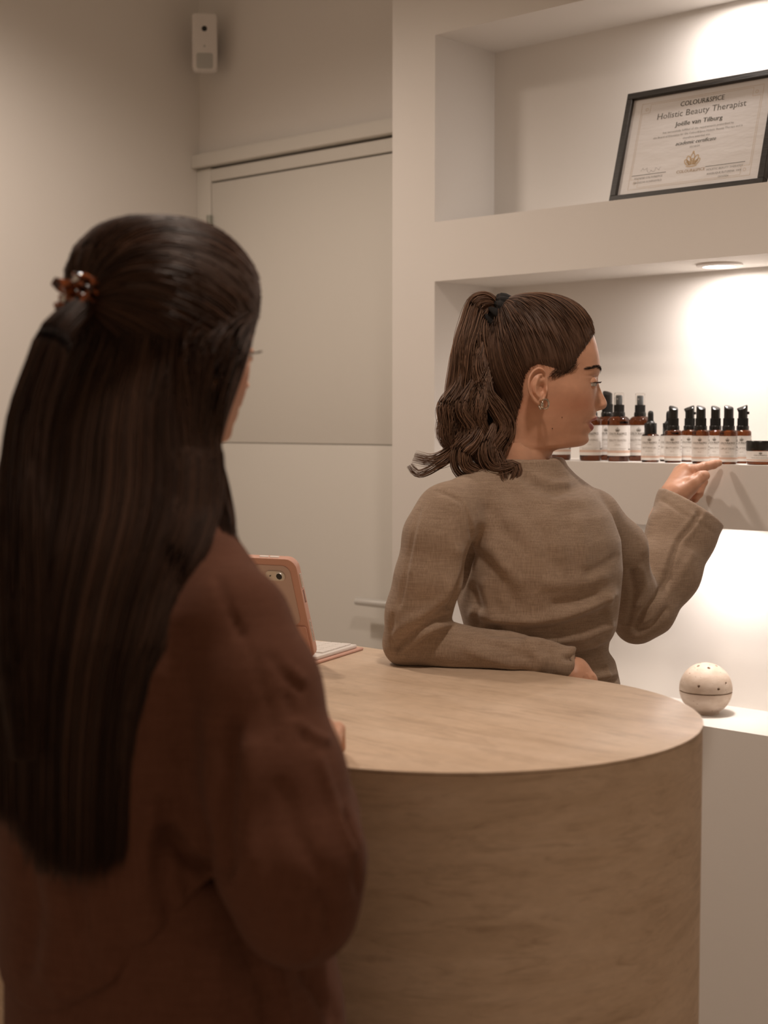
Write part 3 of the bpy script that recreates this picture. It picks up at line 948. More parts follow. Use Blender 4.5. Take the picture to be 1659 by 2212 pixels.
# ------------------------------------------------------------------ figure toolkit: implicit surfaces, strands, a head
def surface_nets(f, lo, h):
    """f (nx,ny,nz) samples, negative inside -> verts, quads"""
    s = f < 0
    nx, ny, nz = f.shape
    c = np.zeros((nx-1, ny-1, nz-1), np.int8)
    for dx in (0, 1):
        for dy in (0, 1):
            for dz in (0, 1):
                c += s[dx:nx-1+dx, dy:ny-1+dy, dz:nz-1+dz]
    act = (c > 0) & (c < 8)
    I = np.argwhere(act)
    idx = -np.ones(act.shape, np.int32); idx[act] = np.arange(len(I))
    acc = np.zeros((len(I), 3)); cnt = np.zeros(len(I))
    corners = [(0,0,0),(1,0,0),(0,1,0),(1,1,0),(0,0,1),(1,0,1),(0,1,1),(1,1,1)]
    edges = [(0,1),(2,3),(4,5),(6,7),(0,2),(1,3),(4,6),(5,7),(0,4),(1,5),(2,6),(3,7)]
    val = [f[I[:,0]+a, I[:,1]+b, I[:,2]+d] for a, b, d in corners]
    for a, b in edges:
        m = (val[a] < 0) != (val[b] < 0)
        t = val[a] / (val[a] - val[b] + 1e-20)
        pa = np.array(corners[a], float); pb = np.array(corners[b], float)
        acc[m] += pa + (pb - pa) * t[m][:, None]; cnt[m] += 1
    V = (I + acc / cnt[:, None]) * h + np.asarray(lo)
    Q = []
    for ax in range(3):
        o = [i for i in range(3) if i != ax]
        s0 = np.take(s, range(0, s.shape[ax]-1), ax); s1 = np.take(s, range(1, s.shape[ax]), ax)
        E = np.argwhere(s0 != s1)
        ok = (E[:, o[0]] > 0) & (E[:, o[1]] > 0) & (E[:, o[0]] < s.shape[o[0]]-1) & (E[:, o[1]] < s.shape[o[1]]-1)
        E = E[ok]
        q = []
        for du, dv in ((-1,-1),(0,-1),(0,0),(-1,0)):
            k = E.copy(); k[:, o[0]] += du; k[:, o[1]] += dv
            q.append(idx[k[:,0], k[:,1], k[:,2]])
        q = np.stack(q, 1)
        inside = s[E[:,0], E[:,1], E[:,2]]
        flip = inside if ax == 1 else ~inside
        q[flip] = q[flip][:, ::-1]
        Q.append(q)
    return V, np.concatenate(Q)

def grid(lo, hi, h):
    ax = [np.arange(lo[i], hi[i] + h, h, dtype=np.float32) for i in range(3)]
    return np.meshgrid(*ax, indexing='ij', sparse=True)

def rc(X, Y, Z, a, b, ra, rb):
    a = np.asarray(a, np.float32); b = np.asarray(b, np.float32); d = b - a
    L = float(d @ d) + 1e-12
    t = np.clip(((X - a[0]) * d[0] + (Y - a[1]) * d[1] + (Z - a[2]) * d[2]) / L, 0, 1)
    return np.sqrt((X - a[0] - t*d[0])**2 + (Y - a[1] - t*d[1])**2 + (Z - a[2] - t*d[2])**2) - (ra + (rb - ra) * t)

def chain(X, Y, Z, pts, rad, k=0.0):
    f = None
    for i in range(len(pts) - 1):
        g = rc(X, Y, Z, pts[i], pts[i+1], rad[i], rad[i+1])
        f = g if f is None else (np.minimum(f, g) if k == 0 else smin(f, g, k))
    return f

def ell(X, Y, Z, c, r):
    k = np.sqrt(((X-c[0])/r[0])**2 + ((Y-c[1])/r[1])**2 + ((Z-c[2])/r[2])**2)
    return (k - 1) * min(r)

def smin(a, b, k):
    h = np.maximum(k - np.abs(a - b), 0) / k
    return np.minimum(a, b) - h * h * k * 0.25
def smax(a, b, k): return -smin(-a, -b, k)

def vnormals(V, F):
    n = np.zeros_like(V)
    a, b, c, d = (V[F[:, i]] for i in range(4))
    fn = np.cross(c - a, d - b)
    for i in range(4): np.add.at(n, F[:, i], fn)
    return n / (np.linalg.norm(n, axis=1, keepdims=True) + 1e-12)

def laplace(V, F, it=2, lam=0.5):
    E = np.concatenate([F[:, [0, 1]], F[:, [1, 2]], F[:, [2, 3]], F[:, [3, 0]]])
    deg = np.bincount(E.ravel(), minlength=len(V)).astype(float)[:, None]
    for _ in range(it):
        s = np.zeros_like(V)
        for k in range(3):
            s[:, k] = np.bincount(E[:, 0], V[E[:, 1], k], len(V)) + np.bincount(E[:, 1], V[E[:, 0], k], len(V))
        V = V + lam * (s / deg - V)
    return V

def poly_dist(px, py, line):
    d = np.full(px.shape, 1e9)
    for (x0, y0), (x1, y1) in zip(line[:-1], line[1:]):
        dx, dy = x1 - x0, y1 - y0; L = dx*dx + dy*dy + 1e-9
        t = np.clip(((px - x0)*dx + (py - y0)*dy) / L, 0, 1)
        d = np.minimum(d, np.hypot(px - x0 - t*dx, py - y0 - t*dy))
    return d

def crease(V, F, lines):
    """press traced cloth folds (polyline, half-width, depth) into the camera-side surface"""
    n = vnormals(V, F)
    px, py = project(V)
    view = V - np.array([0, 0, CAMZ]); view /= np.linalg.norm(view, axis=1, keepdims=True)
    w = np.clip(-(n * view).sum(1) * 2.0, 0, 1)
    disp = np.zeros(len(V))
    for line, wid, amp in lines:
        xs = [q[0] for q in line]; ys = [q[1] for q in line]
        m = (px > min(xs) - 3*wid) & (px < max(xs) + 3*wid) & (py > min(ys) - 3*wid) & (py < max(ys) + 3*wid)
        if not m.any(): continue
        dd = poly_dist(px[m], py[m], line)
        disp[m] += amp * np.exp(-(dd / wid) ** 2)
    V = V + n * (disp * w)[:, None]
    return laplace(V, F, 1, .35) if len(V) > 40000 else V

def resample(pts, n):
    pts = np.asarray(pts, float)
    # centripetal-ish Catmull-Rom through the points
    P_ = np.vstack([2*pts[0]-pts[1], pts, 2*pts[-1]-pts[-2]])
    seg = np.linalg.norm(np.diff(pts[:, :3], axis=0), axis=1); cum = np.concatenate([[0], np.cumsum(seg)])
    t = np.linspace(0, cum[-1], n); out = np.zeros((n, pts.shape[1]))
    k = np.clip(np.searchsorted(cum, t, side='right') - 1, 0, len(pts) - 2)
    u = ((t - cum[k]) / (seg[k] + 1e-12))[:, None]
    p0, p1, p2, p3 = P_[k], P_[k+1], P_[k+2], P_[k+3]
    return 0.5 * ((2*p1) + (-p0+p2)*u + (2*p0-5*p1+4*p2-p3)*u**2 + (-p0+3*p1-3*p2+p3)*u**3)

def frames(pts):
    t = np.gradient(pts, axis=0); t /= np.linalg.norm(t, axis=1, keepdims=True) + 1e-12
    n = np.zeros_like(t)
    a = np.array([0, 1.0, 0]) if abs(t[0][1]) < .8 else np.array([1.0, 0, 0])
    cur = a - t[0] * (a @ t[0])
    for i in range(len(pts)):
        cur = cur - t[i] * (cur @ t[i]); cur /= np.linalg.norm(cur) + 1e-12; n[i] = cur
    return t, n, np.cross(t, n)

def strand_mesh(S, wid, tip=0.25, root=0.7):
    """S (ns, k, 3) strand centre lines -> thin three-sided tubes; wid (ns,) radius"""
    ns, k, _ = S.shape
    t = np.gradient(S, axis=1); t /= np.linalg.norm(t, axis=2, keepdims=True) + 1e-12
    ref = np.where(np.abs(t[..., 2:3]) > .85, np.array([1.0, 0.3, 0]), np.array([0.2, 0.1, 1.0]))
    n = np.cross(t, ref); n /= np.linalg.norm(n, axis=2, keepdims=True) + 1e-12
    b = np.cross(t, n)
    prof = np.interp(np.linspace(0, 1, k), [0, .08, .7, 1], [root, 1, 1, tip])
    r = wid[:, None] * prof[None]
    V = np.stack([S + r[..., None] * (math.cos(a) * n + math.sin(a) * b) for a in (0, 2.0944, 4.1888)], 2)   # ns,k,3,3
    idx = np.arange(ns * k * 3).reshape(ns, k, 3)
    F = []
    for j in range(3):
        j2 = (j + 1) % 3
        F.append(np.stack([idx[:, :-1, j], idx[:, :-1, j2], idx[:, 1:, j2], idx[:, 1:, j]], -1).reshape(-1, 4))
    return V.reshape(-1, 3), np.concatenate(F)

def lock(pts, rad, n, wave=0.0, wl=6.0, k=26, spread=1.0, rng=RNG, flat=1.0, ph0=0.0):
    """bundle of n strands around a guide; rad per control point"""
    pr = np.column_stack([np.asarray(pts, float), np.asarray(rad, float)])
    q = resample(pr, k); c = q[:, :3]; r = np.maximum(q[:, 3], 0.0004)
    t, nn, bb = frames(c)
    a = rng.uniform(0, 2*np.pi, n); rho = np.sqrt(rng.uniform(.02, 1, n)) * spread
    tw = rng.normal(0, .35, n)
    s = np.linspace(0, 1, k)
    ang = a[:, None] + tw[:, None] * s[None] * 2
    R = rho[:, None] * r[None]
    S = c[None] + (R * np.cos(ang))[..., None] * nn[None] + (R * np.sin(ang) * flat)[..., None] * bb[None]
    if wave:
        ph = ph0 + rng.normal(0, .45, n)
        S = S + (wave * np.sin(wl * s[None] + ph[:, None]) * np.minimum(s[None] * 2, 1))[..., None] * nn[None] * .5 + (wave * np.sin(wl * s[None] + ph[:, None]) * np.minimum(s[None] * 2, 1))[..., None] * bb[None]
    S += rng.normal(0, .0004, (n, 1, 3))
    # slightly uneven ends
    return S

def core(pts, rad, k=26, seg=10):
    pr = np.column_stack([np.asarray(pts, float), np.asarray(rad, float)])
    q = resample(pr, k)
    return tube_geo(q[:, :3], np.maximum(q[:, 3], .0005), seg)

def part(name, V, F, m, root, base, smooth=True, sharp=0):
    V = np.asarray(V, float) - np.asarray(base)[None]
    F = np.asarray(F)
    return mk_np(name, V, F, m, root, smooth, sharp)

def part_any(name, V, F, m, root, base, smooth=True, sharp=35):
    V = np.asarray(V, float) - np.asarray(base)[None]
    return mk(name, V, F, m, root, smooth, sharp)

# ---- head: horizontal sections between a traced side profile, widths and depths (pixels of the side view, 0.74 mm each)
HS = 2.33 / FPX
HROWS = [  # py, front, back, half-width mm, section exponent front, px of widest point
 (655, 1166, 1150, 4, 2.0, 1158), (657, 1190, 1124, 26, 2.0, 1157), (662, 1210, 1108, 40, 2.0, 1156), (672, 1232, 1090, 53, 2.1, 1154),
 (688, 1254, 1076, 63, 2.15, 1152), (705, 1268, 1069, 68.5, 2.2, 1150),
 (721, 1277.5, 1065, 71.5, 2.25, 1150), (744, 1284.5, 1062, 73.5, 2.3, 1150), (767, 1290, 1062, 74, 2.3, 1150), (786, 1292.3, 1064, 73, 2.3, 1152),
 (800, 1293, 1068, 71.5, 2.3, 1154), (812, 1290, 1073, 70, 2.3, 1156), (824, 1288, 1079, 69, 2.25, 1158), (837, 1287, 1084, 68, 2.2, 1160),
 (850, 1286.5, 1088, 66.5, 2.15, 1160), (861, 1286, 1090, 65, 2.1, 1160), (873, 1285.5, 1090, 63.5, 2.05, 1160), (888, 1285, 1088, 61.5, 2.0, 1158),
 (902, 1282.5, 1085, 59.5, 1.95, 1156), (911, 1280, 1083, 58, 1.95, 1154), (925, 1276, 1080, 55.5, 1.92, 1150), (938, 1271, 1078, 53, 1.9, 1146),
 (948, 1270, 1077, 51, 1.9, 1140), (955, 1268, 1076, 50, 1.9, 1134), (961, 1262, 1075, 49.5, 1.9, 1130), (965, 1250, 1075, 49, 1.9, 1126), (967, 1232, 1074, 49, 1.9, 1124),
 (969, 1208, 1073, 49, 2.0, 1122), (973, 1197, 1072, 49.5, 2.0, 1124), (980, 1191, 1070, 50, 2.0, 1126), (1000, 1189, 1068, 50.5, 2.0, 1126), (1020, 1189, 1066, 51, 2.0, 1124), (1045, 1190, 1064, 52, 2.0, 1122)]
HFULL = [(655, 0), (812, 0.4), (818, 1.0), (824, 2.2), (837, 7), (850, 13.1), (861, 20), (868, 23.2), (873, 24), (877, 23.6), (880, 22.2), (883, 19.2), (885, 15.5), (887, 8), (889, 1.6), (896, 2.2),
         (899, 4.8), (902, 7.0), (905, 7.0), (908, 3.5), (910.5, -5), (912.5, -5), (916, 0.5), (920, 4.2), (924, 5.6), (928.5, 5.0), (932.5, 1.5), (938, -1.6), (943, -1.0), (950, 0), (1045, 0)]

def head_mesh(nrow=330, ncol=192):
    R = np.array(HROWS, float)
    py = np.concatenate([np.linspace(655, 662, 14, endpoint=False), np.linspace(662, 800, 80, endpoint=False), np.linspace(800, 975, nrow - 120, endpoint=False), np.linspace(975, 1045, 26)])
    ip = lambda c: np.interp(py, R[:, 0], R[:, c])
    def sm(v, k=5):
        vp = np.concatenate([np.full(k, v[0]), v, np.full(k, v[-1])]); ker = np.hanning(2*k+1); ker /= ker.sum()
        o = np.convolve(vp, ker, 'valid'); o[:3] = v[:3]; return o
    Fr, Bk, W, E, C = (sm(ip(c)) for c in (1, 2, 3, 4, 5))
    full = np.array(HFULL, float)
    dn = np.interp(py, full[:, 0], full[:, 1]); dn = np.convolve(np.concatenate([[0]*2, dn, [0]*2]), [.1, .22, .36, .22, .1], 'valid')
    # denser columns around the face
    u = np.linspace(0, 1, ncol, endpoint=False)
    phi = 2*np.pi*(u - 0.085*np.sin(2*np.pi*u)*1.0)
    c, s = np.cos(phi), np.sin(phi)
    fwd = np.zeros((len(py), ncol)); lat = np.zeros_like(fwd)
    for i in range(len(py)):
        ef = np.where(c >= 0, E[i], 2.1)
        cc = np.sign(c) * np.abs(c) ** (2/ef); ss = np.sign(s) * np.abs(s) ** (2/ef)
        fwd[i] = np.where(c >= 0, C[i] + (Fr[i] - C[i]) * cc, C[i] + (C[i] - Bk[i]) * cc)
        lat[i] = W[i] * 1e-3 * ss
    PY = np.repeat(py[:, None], ncol, 1)
    front = np.clip(c, 0, 1)[None] ** .5
    g = lambda l0, sl, p0, sp: np.exp(-((np.abs(lat) - l0) / sl) ** 2 - ((PY - p0) / sp) ** 2)
    # nose, lips: mid-line delta with its own lateral width
    wn = np.interp(py, [800, 824, 850, 873, 886, 889, 896, 903, 911, 925, 938, 960], [.008, .0068, .0082, .0105, .0105, .012, .013, .019, .021, .017, .016, .02])[:, None]
    pw = np.interp(py, [800, 860, 890, 903, 930, 960], [2, 2.2, 2.4, 2.6, 2.4, 2])[:, None]
    fwd += dn[:, None] * np.exp(-(np.abs(lat) / wn) ** pw) * front
    fwd += front * (10.0 * g(.0122, .0048, 876, 7.0) + 3 * g(.0075, .004, 871, 6) - 2.8 * g(.0195, .0030, 873, 8))      # nostril wings
    fwd -= front * 8.0 * g(.0075, .0030, 885.5, 2.6)                                       # nostrils
    fwd -= front * 2.6 * g(.031, .0125, 826, 9)
    fwd -= front * 3.2 * g(.031, .0150, 814.5, 3.2)                                          # eye sockets
    fwd -= front * 3.0 * g(.014, .007, 828, 12)
    fwd += front * 2.2 * g(.030, .020, 800, 9)                                            # brow ridge
    fwd += front * 4.5 * g(.046, .018, 862, 22)                                           # cheekbone
    fwd += front * 2.5 * g(.030, .016, 890, 22)                                           # cheek
    fwd -= front * 2.0 * g(.030, .006, 912, 9)                                            # mouth corner
    fwd -= front * 2.2 * g(.0, .004, 893, 5)
    fwd += front * 1.8 * g(.0, .014, 951, 9)
    lat *= 1 + 0.05 * np.exp(-((PY - 850) / 30) ** 2) * np.exp(-((fwd - 1235) / 35) ** 2)   # cheekbone width
    lat *= 1 - 0.03 * np.exp(-((PY - 800) / 22) ** 2) * np.exp(-((fwd - 1245) / 22) ** 2)   # temple
    up = (909 - PY) * HS
    V = np.stack([(fwd - 1150) * HS, lat, up], -1).reshape(-1, 3)
    nr = len(py)
    idx = np.arange(nr * ncol).reshape(nr, ncol)
    F = np.stack([idx[:-1], np.roll(idx, -1, 1)[:-1], np.roll(idx, -1, 1)[1:], idx[1:]], -1).reshape(-1, 4)
    sidepx, sidepy = fwd.ravel(), PY.ravel()
    lips = np.exp(-((np.abs(lat) / .0225) ** 4)) * front * np.clip(np.minimum((PY - (898.0 + 5 * (np.abs(lat)/.02)**2)) / 1.5, (932.5 - 9 * (np.abs(lat)/.02)**2 - PY) / 1.5), 0, 1)
    blush = g(.045, .02, 872, 22)
    # top cap
    return V, F, sidepx, sidepy, np.clip(lips.ravel() * 1.5, 0, 1), blush.ravel()

EAR_OUT = [(1150, 797), (1138, 804), (1130, 817), (1127, 834), (1129, 850), (1135, 863), (1144, 873), (1153, 878.5), (1160, 876), (1164, 868), (1168, 858), (1171.5, 848), (1172, 836), (1172, 824), (1168, 811), (1160, 800)]
def ear_mesh(n=56, m=22):
    """ear as a relief shell in head coordinates (right ear, lateral +)"""
    o = np.array(EAR_OUT + EAR_OUT[:1], float)
    q = resample(o, n + 1)[:-1]
    cen = np.array([1154.0, 838.0])
    V = []; F = []
    rs = np.linspace(0, 1, m)
    for side in (0, 1):
        for i, r in enumerate(rs):
            for k in range(n):
                p = cen + (q[k] - cen) * r
                x, y = p
                ang = (1165 - x) / 38.0            # back of the ear stands away from the head
                base = .0695 + .0045 + .0125 * np.clip(ang, -.2, 1) - .004 * np.clip((y - 858) / 20, 0, 1)
                if side == 0:
                    h = 0.0
                    back = np.clip((1167 - x) / 6, 0, 1)
                    lobe = np.clip((864 - y) / 8, 0, 1)
                    h += .0042 * np.exp(-((r - .92) / .10) ** 2) * np.clip(back + (y < 808), 0, 1) * (.35 + .65 * lobe)      # helix
                    h -= .0030 * np.exp(-((r - .74) / .09) ** 2) * back * lobe                                             # scapha
                    h += .0032 * np.exp(-(poly_dist(np.array([x]), np.array([y]), [(1158, 812), (1149, 822), (1144, 836), (1145, 850), (1151, 859)])[0] / 3.6) ** 2)   # antihelix
                    h -= .0090 * np.exp(-(((x - 1158.5) / 7.5) ** 2 + ((y - 842) / 12) ** 2))                                 # concha
                    h -= .0035 * np.exp(-(((x - 1156) / 4) ** 2 + ((y - 818) / 4.5) ** 2))                                     # triangular hollow
                    h += .0040 * np.exp(-(((x - 1168.5) / 3.2) ** 2 + ((y - 846) / 6) ** 2))                                   # tragus
                    h += .0020 * np.exp(-(((x - 1156) / 6) ** 2 + ((y - 868) / 6) ** 2))
                    z = base + h - .0020 * np.clip((r - .93) / .07, 0, 1) ** 2
                else:
                    z = base - .0045 + .0020 * np.clip((r - .9) / .1, 0, 1) - .006 * np.clip((x - 1150) / 20, 0, 1)
                V.append(((x - 1150) * HS, z, (909 - y) * HS))
    off = n * m
    for i in range(m - 1):
        for k in range(n):
            k2 = (k + 1) % n
            F.append((i*n+k, i*n+k2, (i+1)*n+k2, (i+1)*n+k))
            F.append((off+(i+1)*n+k, off+(i+1)*n+k2, off+i*n+k2, off+i*n+k))
    for k in range(n):
        k2 = (k + 1) % n
        F.append(((m-1)*n+k, (m-1)*n+k2, off+(m-1)*n+k2, off+(m-1)*n+k))
    return np.array(V), np.array(F)

def skin_material(name, col, lip):
    m = mat(name, col, rough=0.48, spec=0.4, sss=0.12)
    at = N(m, 'ShaderNodeAttribute', attribute_name='tint')
    sep = N(m, 'ShaderNodeSeparateColor'); LK(m, at.outputs['Color'], sep.inputs[0])
    n = noise(m, obj_coords(m), 60, 4)
    r = ramp(m, [(0.3, tuple(c * .93 for c in col)), (0.7, tuple(min(1, c * 1.05) for c in col))]); LK(m, n.outputs['Fac'], r.inputs['Fac'])
    mx = N(m, 'ShaderNodeMix', data_type='RGBA'); LK(m, sep.outputs[0], mx.inputs[0]); LK(m, r.outputs['Color'], mx.inputs[6]); mx.inputs[7].default_value = (*lip, 1)
    mx2 = N(m, 'ShaderNodeMix', data_type='RGBA'); LK(m, sep.outputs[1], mx2.inputs[0]); LK(m, mx.outputs[2], mx2.inputs[6]); mx2.inputs[7].default_value = (col[0]*.95, col[1]*.72, col[2]*.66, 1)
    base_col(m, mx2.outputs[2])
    n2 = noise(m, obj_coords(m), 900, 2); bump(m, n2.outputs['Fac'], .05, .0006)
    return m

def hair_material(name, c0, c1, rough=0.42, spec=0.5):
    m = mat(name, c0, rough=rough, spec=spec)
    g = N(m, 'ShaderNodeNewGeometry')
    r = ramp(m, [(0.0, c0), (0.75, tuple((a+b)/2 for a, b in zip(c0, c1))), (1.0, c1)])
    LK(m, g.outputs['Random Per Island'], r.inputs['Fac']); base_col(m, r.outputs['Color'])
    return m

def linen(name, c0, c1, scale=900, sheen=.15, bumpv=.25):
    m = mat(name, c0, rough=0.9, spec=0.15, sheen=sheen)
    v1 = obj_coords(m, (1, 1, .06)); v2 = obj_coords(m, (.05, .05, 1.2))
    a = noise(m, v1, scale, 2, .6); b = noise(m, v2, scale, 2, .6)
    c = noise(m, obj_coords(m), 55, 4)
    ad = N(m, 'ShaderNodeMath', operation='ADD'); LK(m, a.outputs['Fac'], ad.inputs[0]); LK(m, b.outputs['Fac'], ad.inputs[1])
    ad2 = N(m, 'ShaderNodeMath', operation='MULTIPLY_ADD'); LK(m, c.outputs['Fac'], ad2.inputs[0]); ad2.inputs[1].default_value = .35; LK(m, ad.outputs[0], ad2.inputs[2])
    r = ramp(m, [(0.42, c0), (0.72, c1)])
    ml = N(m, 'ShaderNodeMath', operation='MULTIPLY'); LK(m, ad2.outputs[0], ml.inputs[0]); ml.inputs[1].default_value = .46
    LK(m, ml.outputs[0], r.inputs['Fac']); base_col(m, r.outputs['Color'])
    bump(m, ad.outputs[0], bumpv, .0008)
    return m

def set_tint(o, lips, blush):
    me = o.data
    ca = me.color_attributes.new('tint', 'FLOAT_COLOR', 'POINT')
    n = len(me.vertices); a = np.zeros((n, 4), np.float32); a[:, 3] = 1
    a[:len(lips), 0] = lips; a[:len(blush), 1] = blush * .5
    ca.data.foreach_set('color', a.ravel())

def join_geo(parts):
    V = []; F = []; n = 0
    for v, f in parts:
        v = np.asarray(v, float)
        V.append(v)
        for q in np.asarray(f, dtype=object) if not isinstance(f, np.ndarray) else f:
            q = list(q)
            F.append(tuple(int(i) + n for i in q))
        n += len(v)
    return np.concatenate(V), F

def quads_of(V, F):
    """all faces as quads (triangles doubled) for the fast path"""
    out = []
    for q in F:
        q = list(q)
        if len(q) == 4: out.append(q)
        elif len(q) == 3: out.append(q + [q[2]])
        else:
            for i in range(1, len(q) - 1): out.append([q[0], q[i], q[i+1], q[i+1]])
    return out

def ellipse_torso(X, Y, Z, st, yaw):
    """st rows: z, cx, cy, half-width, half-depth"""
    st = np.array(sorted(st), float); z = np.ravel(Z)
    cx, cy, a, b = (np.interp(z, st[:, 0], st[:, i])[None, None, :].astype(np.float32) for i in (1, 2, 3, 4))
    ax = (-math.cos(yaw), -math.sin(yaw)); fx = (math.sin(yaw), -math.cos(yaw))   # right axis, facing axis
    u = (X - cx) * ax[0] + (Y - cy) * ax[1]; v = (X - cx) * fx[0] + (Y - cy) * fx[1]
    k = np.sqrt((u / a) ** 2 + (v / b) ** 2)
    return ((k - 1) * np.minimum(a, b)).astype(np.float32), u, v

def strand_lift(kd, cen, V, N_, p, off):
    co, i, _ = kd.find(p)
    return V[i] + N_[i] * off

def flow_strands(starts, target, V, Nrm, kd, cen, k=14, off=.004, lift_end=.0, rng=RNG):
    """strands laid over the head surface from each start to a gather point"""
    out = []
    td = target - cen; tr = np.linalg.norm(td); td = td / tr
    for s in starts:
        sd = s - cen; sr = np.linalg.norm(sd); sd = sd / sr
        om = math.acos(np.clip(sd @ td, -1, 1)); pts = []
        o_ = off * rng.uniform(.5, 1.25)
        for j in range(k):
            t = j / (k - 1)
            d = (math.sin((1-t)*om) * sd + math.sin(t*om) * td) / (math.sin(om) + 1e-9)
            r = sr * (1-t) + tr * t
            p = cen + d * r
            co, i, dist = kd.find(p)
            q = V[i] + Nrm[i] * (o_ * min(1, 4 * t + .15))
            # keep smooth: blend the snapped point's radius, not its position
            rr = np.linalg.norm(q - cen)
            e = max(0.0, (t - .8) / .2)
            p = cen + d * (rr * (1 - e*e) + max(tr, rr) * e*e)
            pts.append(p)
        pts = np.array(pts)
        for _ in range(2):
            pts[1:-1] = (pts[:-2] + 2*pts[1:-1] + pts[2:]) / 4
        out.append(pts)
    return np.array(out)

# ------------------------------------------------------------------ the woman behind the counter, pointing at the shelf
M_SKIN = skin_material('skin', (0.60, 0.325, 0.215), (0.34, 0.075, 0.068))
M_SWEAT = linen('taupe_melange', (0.25, 0.179, 0.128), (0.40, 0.298, 0.222), 800, .15, .15)
M_HAIRL = hair_material('brown_hair', (0.045, 0.022, 0.013), (0.20, 0.108, 0.066), rough=.5, spec=.35)
M_HAIRB = mat('brown_hair_base', (0.088, 0.045, 0.027), rough=0.55)
M_HAIRPB = mat('ponytail_hair_base', (0.135, 0.072, 0.044), rough=0.55)
M_BROW = mat('brow_hair', (0.040, 0.021, 0.013), rough=0.8)
M_EYEW = mat('eye_white', (0.62, 0.58, 0.54), rough=0.15)
M_IRIS = mat('eye_iris', (0.05, 0.03, 0.018), rough=0.1)
M_BLACKF = mat('black_fabric', (0.010, 0.009, 0.009), rough=0.9)
M_SILVER = mat('silver', (0.66, 0.60, 0.52), rough=0.18, metal=1.0)
M_SHOE = mat('shoe_leather', (0.03, 0.022, 0.018), rough=0.45)

LB = np.array([0.27, 2.36, 0.0])
lady = empty('person', tuple(L2W(LB)), YAW)
tag(lady, 'woman in a taupe top with wavy ponytail, leaning on the counter and pointing', 'person')

HX = (1150 - 829.5) * HS
def head_to_lady(V):
    return np.stack([V[:, 0] + HX, 2.33 - V[:, 1], 1.45 + V[:, 2]], 1)

hV0, hF, spx, spy, lips, blush = head_mesh()
def outward(V, F, c):
    n = vnormals(V, F)
    return F if ((V - c) * n).sum() > 0 else F[:, ::-1]
hV = head_to_lady(hV0)
hcen = np.array([HX + .006, 2.33, 1.50])
hF = outward(hV, hF, hcen)
hN = vnormals(hV, hF)
eV0, eF = ear_mesh()
eVr = head_to_lady(eV0); eVl = head_to_lady(eV0 * np.array([1, -1, 1]))
def ear_orient(V, F):
    n = vnormals(V, F); half = len(V) // 2
    s = np.sign((V.mean(0) - np.array([V.mean(0)[0], 2.33, V.mean(0)[2]])) @ n[:half].mean(0))
    return F if s > 0 else F[:, ::-1]

# hands -------------------------------------------------------------
def hand_left():
    h = .0015
    lo = np.array([.475, 2.62, 1.265]); hi = np.array([.665, 2.85, 1.395])
    X, Y, Z = grid(lo, hi, h)
    Q = LP
    fore = [Q(1432, 1125, 2.665), Q(1452, 1074, 2.70)]
    f = chain(X, Y, Z, fore, [.027, .0235])
    mc = [Q(1489, 1019, 2.742), Q(1477, 1014.5, 2.762), Q(1468, 1019, 2.780), Q(1461, 1029, 2.795)]
    for i, m_ in enumerate(mc):
        f = smin(f, rc(X, Y, Z, Q(1454 + 2*(1.5-i), 1066, 2.705 + .006*i), m_, .0165, [.0125, .0118, .0110, .0100][i]), .014)
    # index, pointing
    g = chain(X, Y, Z, [mc[0], Q(1521, 1008.5, 2.765), Q(1541, 1003.5, 2.780), Q(1553, 1000.0, 2.7885)], [.0112, .0092, .0082, .0066], .004)
    f = smin(f, g, .008)
    # middle, ring, little: folded under
    for k, (m_, p, d, t, r) in enumerate([
        (mc[1], Q(1518, 1040, 2.785), Q(1509, 1066, 2.772), Q(1501, 1079, 2.760), .0088),
        (mc[2], Q(1510, 1046, 2.805), Q(1498, 1068, 2.790), Q(1490, 1076, 2.772), .0086),
        (mc[3], Q(1500, 1050, 2.820), Q(1490, 1068, 2.805), Q(1482, 1072, 2.790), .0076)]):
        g = chain(X, Y, Z, [m_, p, d, t], [r*1.18, r*1.05, r*.95, r*.82], .004)
        f = smin(f, g, .006)
    # thumb
    g = chain(X, Y, Z, [Q(1466, 1066, 2.690), Q(1494, 1046, 2.703), Q(1514, 1031, 2.717), Q(1522, 1027.5, 2.724)], [.0165, .0128, .0108, .0100], .006)
    f = smin(f, g, .009)
    f = smin(f, rc(X, Y, Z, Q(1460, 1078, 2.700), Q(1488, 1058, 2.712), .017, .013), .012)
    V, F = surface_nets(f, lo, h)
    V = laplace(V, F, 2, .4)
    # knuckle and crease detail
    V = crease(V, F, [([(1478, 1041), (1492, 1034), (1501, 1026)], 2.4, -.0012), ([(1496, 1022), (1503, 1016), (1505, 1020)], 2.5, -.0008),
                      ([(1519, 999), (1520, 1017)], 1.6, -.0007), ([(1540, 997), (1541, 1010)], 1.4, -.0006), ([(1484, 1003), (1489, 1010)], 5, .0010),
                      ([(1514, 1021), (1520, 1030)], 1.8, -.0006)])
    return V, F

